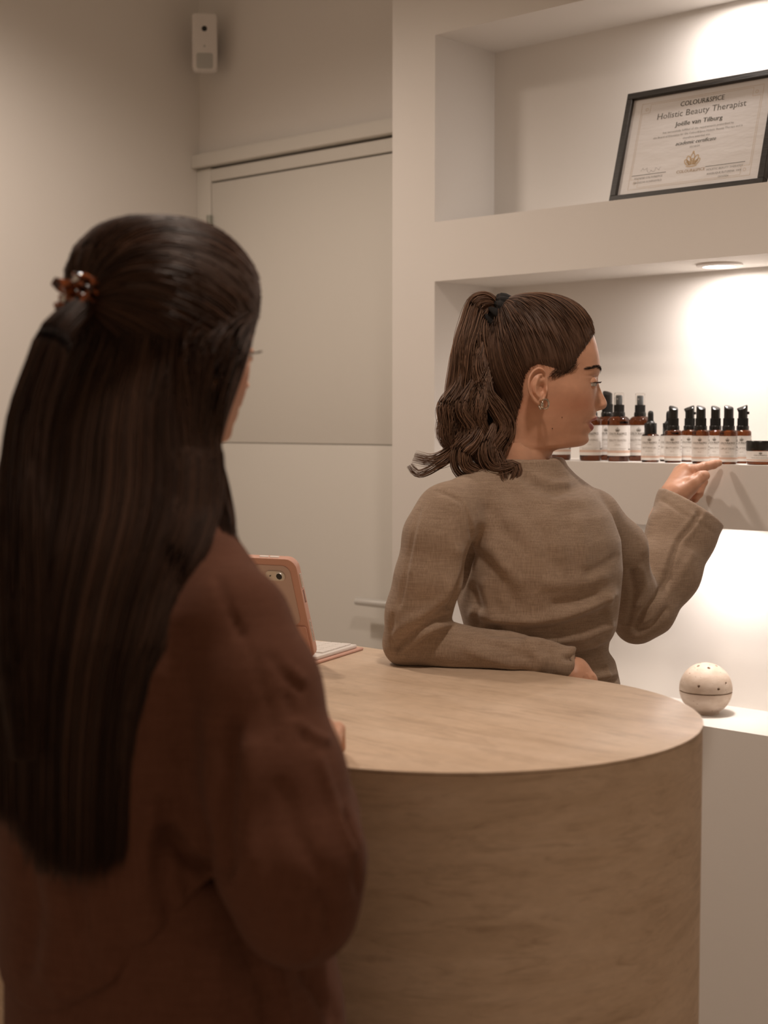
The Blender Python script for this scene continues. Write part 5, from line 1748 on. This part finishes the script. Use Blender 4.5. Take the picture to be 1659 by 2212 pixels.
WB = np.array([-.215, 1.40, 0.0])
woman = empty('person', tuple(L2W(WB)), YAW)
tag(woman, 'woman with long dark half-up hair and a brown shirt, standing with her back turned', 'person')
AL = math.radians(43); HSC = np.array([.96, .96, .89])
WO = np.array([(346 - 829.5) / FPX * 1.43, 1.43, 1.464])
ffx, rrx = np.array([math.sin(AL), math.cos(AL)]), np.array([math.cos(AL), -math.sin(AL)])
def head_to_woman(V):
    V = np.asarray(V) * HSC
    xy = V[:, 0:1] * ffx + V[:, 1:2] * rrx
    return np.column_stack([WO[0] + xy[:, 0], WO[1] + xy[:, 1], WO[2] + V[:, 2]])
wV = head_to_woman(hV0)
wcen = head_to_woman(np.array([[.006, 0, .05]]))[0]
wF = outward(wV, hF, wcen); wN = vnormals(wV, wF)
weR, weL = head_to_woman(eV0), head_to_woman(eV0 * np.array([1, -1, 1]))
def orient_out(V, F, c):
    n = vnormals(V, F); half = len(V) // 2
    return F if ((V[:half] - c) * n[:half]).sum() > 0 else F[:, ::-1]

# body: neck, trunk, arms ------------------------------------------------
h = .009
lo = np.array([-.52, 1.10, .02]); hi = np.array([.06, 1.72, 1.44]); X, Y, Z = grid(lo, hi, h)
WY_ = math.radians(135)
tb_, _, _ = ellipse_torso(X, Y, Z, [(.82, -.215, 1.40, .15, .11), (1.0, -.225, 1.40, .135, .10), (1.15, -.232, 1.40, .13, .10), (1.27, -.235, 1.40, .13, .085), (1.33, -.23, 1.41, .09, .06), (1.37, -.225, 1.42, .05, .05), (1.46, -.22, 1.43, .01, .01)], WY_)
f = smax(tb_, .80 - Z, .02)
WSH = LP(510, 1348, 1.30); WEL = LP(645, 1958, 1.225)
f = smin(f, chain(X, Y, Z, [WSH, LP(590, 1700, 1.25), WEL], [.042, .040, .034]), .03)
WLS = np.array([-.345, 1.51, 1.295])
f = smin(f, chain(X, Y, Z, [WLS, (-.37, 1.56, 1.06), (-.24, 1.62, 1.115)], [.042, .036, .026]), .03)
f = smin(f, rc(X, Y, Z, (-.222, 1.42, 1.33), (-.214, 1.425, 1.45), .05, .05), .03)
for s in (-1, 1):
    f = smin(f, chain(X, Y, Z, [(-.215 + s*.06, 1.40 - s*.06, .85), (-.215 + s*.065, 1.40 - s*.065, .46), (-.215 + s*.07, 1.39 - s*.07, .08)], [.075, .05, .036]), .02)
wbV, wbF = surface_nets(f, lo, h); wbV = laplace(wbV, wbF, 2)
# forearm and hand on the counter
h = .0022
lo = np.array([-.16, 1.20, 1.02]); hi = np.array([.02, 1.69, 1.20]); X, Y, Z = grid(lo, hi, h)
f = chain(X, Y, Z, [WEL, LP(655, 1770, 1.30), LP(664, 1668, 1.37), LP(668, 1600, 1.46), LP(664, 1585, 1.50)], [.034, .036, .0335, .0265, .023], .01)
WR = LP(664, 1585, 1.50)
for i in range(4):
    mcx = WR + np.array([-.040 + .021*i, .075 - .004*abs(i-1), -.022])
    f = smin(f, rc(X, Y, Z, WR + np.array([-.012 + .008*i, .01, 0]), mcx, .017, .011), .012)
    mcx[2] = max(mcx[2], CT + .011)
    L_ = [.068, .078, .072, .056][i]
    e1 = mcx + np.array([-.004 + .003*i, L_*.5, .006]); e2 = mcx + np.array([-.008 + .005*i, L_, 0]); e1[2] = max(e1[2], CT + .011); e2[2] = CT + .0075
    f = smin(f, chain(X, Y, Z, [mcx, e1, e2], [.0098, .0088, .0070], .003), .005)
tt = WR + np.array([-.030, .02, -.010]); t2 = tt + np.array([-.026, .030, -.012]); t3 = t2 + np.array([-.006, .028, -.006]); t2[2] = max(t2[2], CT + .011); t3[2] = CT + .009
f = smin(f, chain(X, Y, Z, [tt, t2, t3], [.013, .011, .0085], .004), .009)
WX = X*RT[0] + Y*FW[0]; WYY = X*RT[1] + Y*FW[1]
cbx = np.maximum((CC[1] - CR - .001) - WYY, Z - (CT + .0005))
f = np.maximum(f, -cbx.astype(np.float32))
whV, whF = surface_nets(f, lo, h); whV = laplace(whV, whF, 2, .4)
VV = []; FF = []; off = 0
for v_, f_ in [(wV, wF), (weR, orient_out(weR, eF, wcen)), (weL, orient_out(weL, eF, wcen)), (wbV, wbF), (whV, whF)]:
    VV.append(v_); FF.append(np.asarray(f_) + off); off += len(v_)
wb_ = part('body', np.concatenate(VV), np.concatenate(FF), M_SKINW, woman, WB)
set_tint(wb_, lips, blush)
for s in (1, -1):
    ec = np.array([(1265.0 - 1150) * HS, s * .0300, (909 - 829) * HS])
    v_, f_ = sphere_geo(ec, .0117); eye = part('eye', head_to_woman(v_), f_, M_EYEW, woman, WB)
    dv = np.array([1, 0, -.06]); v_, f_ = sphere_geo(ec + dv * .0064, .0062); part('iris', head_to_woman(v_), f_, M_IRIS, eye, WB)
    v_, f_ = sphere_geo(ec, .0131, 10, 88, -88, 88, 22, 10); part('eyelid', head_to_woman(v_), f_, M_SKINW, woman, WB)
    v_, f_ = sphere_geo(ec, .0129, -88, -19, -88, 88, 22, 10); part('eyelid', head_to_woman(v_), f_, M_SKINW, woman, WB)
    S = []
    for k in range(90):
        t = RNG.uniform(0, 1); l = .011 + .040 * t
        pyb = 803.5 - 9.5 * math.sin(min(1, t * 1.25) * math.pi * .62) + RNG.normal(0, 1) * (2.3 - 1.6 * t)
        S.append(np.linspace(face_point(s*l, pyb, .001), face_point(s*(l + .0055), pyb - 1, .0014), 4))
    v_, f_ = strand_mesh(np.array(S), np.full(len(S), .00034)); part('eyebrow', head_to_woman(v_), f_, M_BROW, woman, WB)
    S = []
    for a_ in np.linspace(-60, 60, 36):
        e = math.radians(11); ar = math.radians(a_) + s*.25
        d0 = np.array([math.cos(e)*math.cos(ar), math.cos(e)*math.sin(ar), math.sin(e)]); p0 = ec + d0*.0131; d1 = d0*np.array([1, 1, 0])
        S.append(resample(np.array([p0, p0 + d1*.005 - np.array([0, 0, .001]), p0 + d1*.0095 + np.array([0, 0, .001])]), 6))
    v_, f_ = strand_mesh(np.array(S), np.full(len(S), .00028)); part('eyelashes', head_to_woman(v_), f_, M_BROW, woman, WB)
c_ = head_to_woman(np.array([[(1157 - 1150)*HS, .080, (909 - 872)*HS]]))[0]
part('stud_earring', *sphere_geo(c_, .0028, n=12, m=8), M_GOLDJ, woman, WB)

# hair --------------------------------------------------------------------
WLINE = [(1284, 714), (1278, 745), (1272, 775), (1246, 800), (1214, 826), (1184, 847), (1160, 861), (1146, 872), (1134, 881), (1122, 891), (1112, 950), (1110, 1000)]
WPOLY = WLINE + [(1030, 1000), (1030, 600), (1300, 600)]
wm = in_poly(spx, spy, WPOLY); dl = poly_dist(spx, spy, WLINE)
latn = np.abs(hV0[:, 1])
offw = .0125 * (1 - np.exp(-(dl / 18.0) ** 1.3)) * (1 + .25 * np.exp(-((spy - 720) / 50) ** 2)) + .009 * np.clip((1125 - spx) / 50, 0, 1) + .016 * np.exp(-(((spx - 1150) / 40) ** 2 + ((spy - 838) / 40) ** 2))
wcV = wV + wN * offw[:, None]
wcF = wF[wm[wF].all(1)]
part('hair_base', wcV, wcF, M_HAIRDB, woman, WB)
wkd = make_kd(wcV); wcN = vnormals(wcV, wF)
# gather point under the clip, at the back of the crown
cand = np.where(wm)[0]
CLIP = LP(138, 652, 1.352)
co, ci, _ = wkd.find(CLIP); CLIPS = wcV[ci]
upper = cand[(spy[cand] < 800 + .25 * (1284 - spx[cand]) * 0 + 30)]
dl = poly_dist(spx[upper], spy[upper], WLINE)
w_ = np.where(dl < 8, 7.0, 1.0) * (spy[upper] < 815); w_ /= w_.sum()
st = RNG.choice(upper, 2600, p=w_)
S1 = flow_strands(wcV[st] + RNG.normal(0, .002, (len(st), 3)), CLIPS + wcN[ci] * .004, wcV, wcN, wkd, wcen, 14, .004)
v_, f_ = strand_mesh(S1, RNG.uniform(.0004, .0008, len(S1)))
o_ = part('half_up_hair', v_, f_, M_HAIRD, woman, WB); o_['kind'] = 'stuff'
# long fall: columns from the back of the head down the back
rows = [(700, 118, 462), (780, 78, 466), (860, 40, 458), (940, 10, 466), (1020, -6, 476), (1100, -16, 470), (1190, -26, 440), (1290, -32, 398), (1450, -36, 348), (1600, -34, 322), (1740, -30, 312), (1900, -25, 306)]
def fall_depth(u, y):
    mid = np.interp(y, [700, 800, 900, 1050, 1200, 1400, 1900], [1.352, 1.336, 1.318, 1.292, 1.262, 1.236, 1.226])
    side = np.interp(y, [700, 900, 1050, 1200, 1400, 1900], [.075, .070, .060, .045, .030, .022])
    if u > .5: side = np.interp(y, [700, 860, 950, 1050, 1200, 1400, 1900], [.012, .030, .050, .058, .045, .030, .022])
    return mid + side * abs(2*u - 1) ** 2.2
def fall_pt(u, y):
    l = np.interp(y, [r[0] for r in rows], [r[1] for r in rows]); r_ = np.interp(y, [r[0] for r in rows], [r[2] for r in rows])
    return LP(l + (r_ - l) * u, y, fall_depth(u, y))
def end_y(u):
    return np.interp(u, [0, .1, .3, .48, .65, .85, .93, 1], [1735, 1760, 1868, 1888, 1890, 1862, 1838, 1800])
K = 26
S2 = []
for i in range(3400):
    u = RNG.uniform(0, 1) if i % 5 else RNG.choice([RNG.uniform(0, .12), RNG.uniform(.88, 1)])
    ye = end_y(u) + RNG.normal(0, 16) - (abs(RNG.normal(0, 120)) if i % 6 == 0 else 0)
    y0_ = RNG.uniform(690, 860); ys = np.linspace(y0_, ye, K)
    u1 = np.clip(u + RNG.normal(0, .02), 0, 1); lay = RNG.uniform(-.004, .016); wob = RNG.normal(0, .006); ph = RNG.uniform(0, 6)
    pts = np.array([fall_pt(np.clip(u + (u1-u)*t + wob*math.sin(4*t + ph)*t, -.01, 1.01), y) for t, y in zip(np.linspace(0, 1, K), ys)])
    pts[:, 1] += lay * np.linspace(.2, 1, K)
    # root on the cap
    co, ci_, ds_ = wkd.find(pts[0])
    if ds_ < .012: pts[0] = wcV[ci_] - wcN[ci_] * .002
    S2.append(pts)
# clip tail: the gathered hair falling from under the clip
tailg = [CLIPS + np.array([.004, -.004, 0]), LP(122, 720, 1.325), LP(92, 800, 1.312), LP(62, 900, 1.30), LP(48, 1020, 1.28), LP(44, 1180, 1.25), LP(46, 1400, 1.228), LP(55, 1640, 1.218)]
S2 += list(lock(tailg, [.012, .015, .017, .019, .020, .022, .022, .012], 520, .0, 6, K))
# side hair: from the temple back over the ear and down
side = np.where(wm & (hV0[:, 1] > .02) & (spy > 770) & (spy < 895) & (spx > 1120))[0]
for i in RNG.choice(side, 700):
    p0 = wcV[i] + wcN[i] * RNG.uniform(.0003, .002)
    sx, sy = spx[i], spy[i]
    qx = max(1118, sx - 55 - RNG.uniform(0, 15)); qy = sy + 38 + RNG.uniform(0, 12)
    dd = (spx - qx) ** 2 + (spy - min(qy, 905)) ** 2; dd[hV0[:, 1] < 0] = 1e9; j = np.argmin(dd)
    p1 = wcV[j] + wcN[j] * (.006 + RNG.uniform(0, .006))
    u = np.clip(.90 + .12 * (sx - 1140) / 130 + RNG.normal(0, .03), .70, 1.02)
    ye = RNG.uniform(1150, 1800) if RNG.random() < .6 else end_y(min(u, 1))
    pts = [p0, p1] + [fall_pt(u, y) for y in np.linspace(960, ye, 6)]
    S2.append(resample(np.array(pts), K))
# few strands over the front of the shoulder
frg = [LP(440, 800, 1.385), LP(436, 890, 1.385), LP(446, 985, 1.39), LP(466, 1070, 1.385), LP(482, 1125, 1.375), LP(482, 1176, 1.36)]
S2 += list(lock(frg, [.006, .010, .012, .011, .010, .007], 150, .001, 6, K))
for k in range(40):
    a0 = RNG.uniform(-1, 1)
    g_ = [LP(450 + 8*a0, 880, 1.39), LP(466 + 10*a0, 970, 1.395), LP(488 + 10*a0, 1060, 1.39), LP(502 + 8*a0, 1120 + 20*a0, 1.38), LP(505 + RNG.normal(0, 9), 1180 + RNG.normal(0, 12), 1.365)]
    S2.append(resample(np.array(g_), K))
for k in range(0):  # stray hairs along the left contour
    a0 = RNG.normal(0, 14)
    g_ = [LP(100 + a0, 700 + RNG.uniform(-30, 60), 1.36), LP(60 + a0, 800, 1.36), LP(18 + a0, 920, 1.35), LP(-10 + a0, 1060, 1.33)]
    S2.append(resample(np.array(g_), K))
v_, f_ = strand_mesh(np.array(S2), RNG.uniform(.0004, .00085, len(S2)), tip=.2)
o_ = part('long_hair', v_, f_, M_HAIRD, woman, WB); o_['kind'] = 'stuff'
# solid inner sheet below the strands
NU, NYY = 36, 60
V = []; F = []
for lay in (0.006, .030):
    for j in range(NYY):
        for i in range(NU):
            u = .015 + .97 * i / (NU - 1); y = 740 + (end_y(u) - 45 - 740) * j / (NYY - 1)
            p = fall_pt(u, y); e = math.sin(math.pi * i / (NU - 1)) ** .4
            p[1] += .006 + (lay - .006) * (.2 + .8 * e) * (1 - .6 * j / NYY); V.append(p)
idx = np.arange(NU * NYY).reshape(NYY, NU)
q = np.stack([idx[:-1, :-1], idx[:-1, 1:], idx[1:, 1:], idx[1:, :-1]], -1).reshape(-1, 4)
F = np.concatenate([q, q[:, ::-1] + NU*NYY])
part('hair_core', V, F, M_HAIRDB, woman, WB)

# claw clip ----------------------------------------------------------------
cdir = CLIPS - wcen; cdir /= np.linalg.norm(cdir)
cz = np.array([.25, 0, 1.0]); cz -= cdir * (cz @ cdir); cz /= np.linalg.norm(cz); cxv = np.cross(cz, cdir)
def clip_pt(a, b, c): return CLIPS + cxv * a + cz * b + cdir * c
clip = bpy.data.objects.new('claw_clip', None); COL.objects.link(clip); clip.parent = woman
clip.location = (0, 0, 0)
for s in (-1, 1):
    jaw = MB()
    for zz in np.linspace(-.016, .016, 5):
        jaw.tube([clip_pt(s*.002, zz, .020), clip_pt(s*.010, zz*1.05, .019), clip_pt(s*.017, zz*1.1, .012), clip_pt(s*.0185, zz*1.1, .003), clip_pt(s*.013, zz*1.1, -.004)], [.0022, .0026, .0024, .0019, .0010], 8)
    jaw.tube([clip_pt(s*.0165, -.019, .013), clip_pt(s*.0175, 0, .0125), clip_pt(s*.0165, .019, .013)], .0026, 8)
    V = np.array(jaw.v); part_any('clip_jaw', V, jaw.f, M_TORT, clip, WB)
    wing = MB().tube([clip_pt(s*.003, 0, .020), clip_pt(s*.008, 0, .027), clip_pt(s*.012, 0, .033)], [.0075, .0065, .004], 10)
    part_any('clip_wing', np.array(wing.v), wing.f, M_TORT, clip, WB)
sp_ = MB().tube([clip_pt(0, -.014, .020), clip_pt(0, .014, .020)], .0028, 12)
part_any('clip_spring', np.array(sp_.v), sp_.f, M_STEEL, clip, WB)

# shirt -----------------------------------------------------------------
h = .0050
lo = np.array([-.56, 1.08, .88]); hi = np.array([.03, 1.70, 1.42]); X, Y, Z = grid(lo, hi, h)
f, _, _ = ellipse_torso(X, Y, Z, [(.86, -.212, 1.395, .178, .150), (.95, -.216, 1.395, .176, .150), (1.05, -.222, 1.393, .168, .146), (1.15, -.228, 1.393, .160, .138), (1.23, -.232, 1.395, .156, .122), (1.28, -.234, 1.40, .148, .100), (1.315, -.232, 1.408, .120, .080), (1.345, -.229, 1.415, .085, .065), (1.375, -.224, 1.42, .066, .058), (1.42, -.220, 1.425, .060, .055)], WY_)
hem = (1.012 + .235 * (X + .155) + .06 * np.sin((X + .2) * 14)) - Z
f = smax(f, hem.astype(np.float32), .006)
f = smin(f, rc(X, Y, Z, LP(424, 1206, 1.385), WSH, .036, .044), .03)
f = smin(f, rc(X, Y, Z, (-.27, 1.44, 1.33), WLS, .036, .046), .04)
sl = chain(X, Y, Z, [WSH, LP(556, 1490, 1.275), LP(596, 1690, 1.245), LP(628, 1865, 1.222), LP(643, 1957, 1.217)], [.0470, .0535, .0590, .0615, .0490], .02)
f = smin(f, sl, .018)
ro = chain(X, Y, Z, [LP(643, 1957, 1.217), LP(660, 1850, 1.26), LP(664, 1755, 1.31), LP(660, 1690, 1.35)], [.0490, .0500, .0430, .0400], .02)
axw = LP(664, 1668, 1.37) - LP(655, 1790, 1.29)
def planew(p, n):
    n = np.asarray(n, float); n /= np.linalg.norm(n)
    return ((X - p[0]) * n[0] + (Y - p[1]) * n[1] + (Z - p[2]) * n[2]).astype(np.float32)
ro = smax(ro, planew(LP(664, 1725, 1.325), axw), .004)
ro = np.maximum(ro, -chain(X, Y, Z, [LP(655, 1770, 1.30), LP(660, 1690, 1.35)], [.038, .0385]))
f = smin(f, ro, .012)
f = smin(f, chain(X, Y, Z, [WLS, (-.37, 1.56, 1.06), (-.30, 1.59, 1.085)], [.047, .050, .042], .02), .02)
f = np.maximum(f, -chain(X, Y, Z, [(-.222, 1.42, 1.33), (-.216, 1.425, 1.46)], [.052, .058]))
f = smax(f, planew((-.222, 1.42, 1.385), (0, -.15, 1)), .006)
WX = X*RT[0] + Y*FW[0]; WYY = X*RT[1] + Y*FW[1]
cbx = np.maximum((CC[1] - CR - .0015) - WYY, Z - (CT + .0005)); f = np.maximum(f, -cbx.astype(np.float32))
V, F = surface_nets(f, lo, h); V = laplace(V, F, 3, .45)
V = crease(V, F, [
 ([(505, 1330), (540, 1400), (575, 1500), (600, 1600)], 6, -.0025), ([(470, 1250), (500, 1330), (520, 1370)], 8, -.0030),
 ([(500, 1570), (492, 1680), (482, 1790), (486, 1880)], 16, -.0100), ([(455, 1560), (440, 1680), (445, 1800)], 26, .0050), ([(545, 1620), (540, 1750), (545, 1860)], 22, .0050),
 ([(365, 1800), (400, 1850), (445, 1880)], 20, -.0160), ([(350, 1830), (345, 1900), (370, 1970)], 26, -.0100), ([(330, 1740), (318, 1820), (322, 1900)], 18, .0070), ([(420, 1830), (450, 1845)], 12, .0060),
 ([(400, 1900), (430, 1960), (470, 2000)], 22, -.0090), ([(120, 1880), (140, 1980), (120, 2100)], 40, .0080), ([(200, 1880), (210, 1980), (230, 2060)], 30, .0050), ([(60, 1850), (75, 1960), (60, 2080)], 24, -.0060), ([(170, 1900), (180, 1990)], 16, -.0040),
 ([(620, 1500), (640, 1560), (660, 1600)], 8, -.0030), ([(590, 1420), (620, 1470), (650, 1490)], 9, -.0030), ([(640, 1560), (680, 1590), (705, 1600)], 9, .0040), ([(625, 1440), (655, 1470)], 9, .0025),
 ([(745, 1760), (760, 1800), (772, 1830)], 6, -.0060), ([(690, 1640), (722, 1740), (745, 1800), (770, 1845)], 10, .0040), ([(778, 1840), (770, 1900), (775, 1925)], 7, -.0050),
 ([(700, 2010), (690, 2050), (660, 2075)], 10, .0030), ([(560, 1900), (600, 1980), (640, 2040)], 20, .0040), ([(610, 1700), (640, 1800), (690, 1880)], 20, -.0030),
 ([(690, 1930), (715, 1980), (700, 2030)], 9, -.0040), ([(250, 2050), (320, 2060), (400, 2040)], 18, -.0050), ([(130, 2150), (260, 2110), (380, 2070)], 12, .0050)])
part('shirt', V, F, M_SHIRT, woman, WB)

# trousers and shoes ------------------------------------------------------
h = .010
lo = np.array([-.47, 1.12, .03]); hi = np.array([.05, 1.66, 1.08]); X, Y, Z = grid(lo, hi, h)
f, _, _ = ellipse_torso(X, Y, Z, [(.76, -.205, 1.39, .185, .150), (.90, -.206, 1.39, .186, .150), (1.0, -.214, 1.393, .170, .140), (1.08, -.220, 1.393, .150, .125)], WY_)
f = np.maximum(f, np.maximum(.80 - Z, Z - 1.05))
for s in (-1, 1):
    f = smin(f, chain(X, Y, Z, [(-.208 + s*.065, 1.39 - s*.065, .84), (-.212 + s*.07, 1.385 - s*.07, .45), (-.215 + s*.07, 1.39 - s*.07, .06)], [.10, .088, .085]), .03)
V, F = surface_nets(f, lo, h); V = laplace(V, F, 3)
WXv = V[:, 0]*RT[1] + V[:, 1]*FW[1]
ov = np.maximum(WXv - (CC[1] - CR - .004), 0); V[:, 0] -= ov * RT[1]; V[:, 1] -= ov * FW[1]
V = crease(V, F, [([(520, 2040), (560, 2130), (580, 2212)], 10, -.008), ([(600, 2090), (620, 2160), (615, 2212)], 12, .006), ([(660, 2100), (700, 2160), (730, 2212)], 12, -.010), ([(470, 2060), (480, 2140), (470, 2212)], 20, .006)])
part('trousers', V, F, M_PANTS, woman, WB)
for s in (-1, 1):
    c = np.array([-.215 + s*.07, 1.39 - s*.07, 0]); d_ = np.array([math.sin(math.radians(45)), math.cos(math.radians(45)), 0])*.85
    lo = c + np.array([-.17, -.17, -.01]); hi = c + np.array([.17, .17, .11]); X, Y, Z = grid(lo, hi, .008)
    f = chain(X, Y, Z, [c - d_*.06 + np.array([0, 0, .045]), c + d_*.03 + np.array([0, 0, .045]), c + d_*.12 + np.array([0, 0, .030])], [.042, .046, .034], .03)
    f = np.maximum(f, .001 - Z)
    V, F = surface_nets(f, lo, .008); V[:, 2] = np.maximum(V[:, 2], 0)
    part('shoe', V, F, M_SHOE, woman, WB)
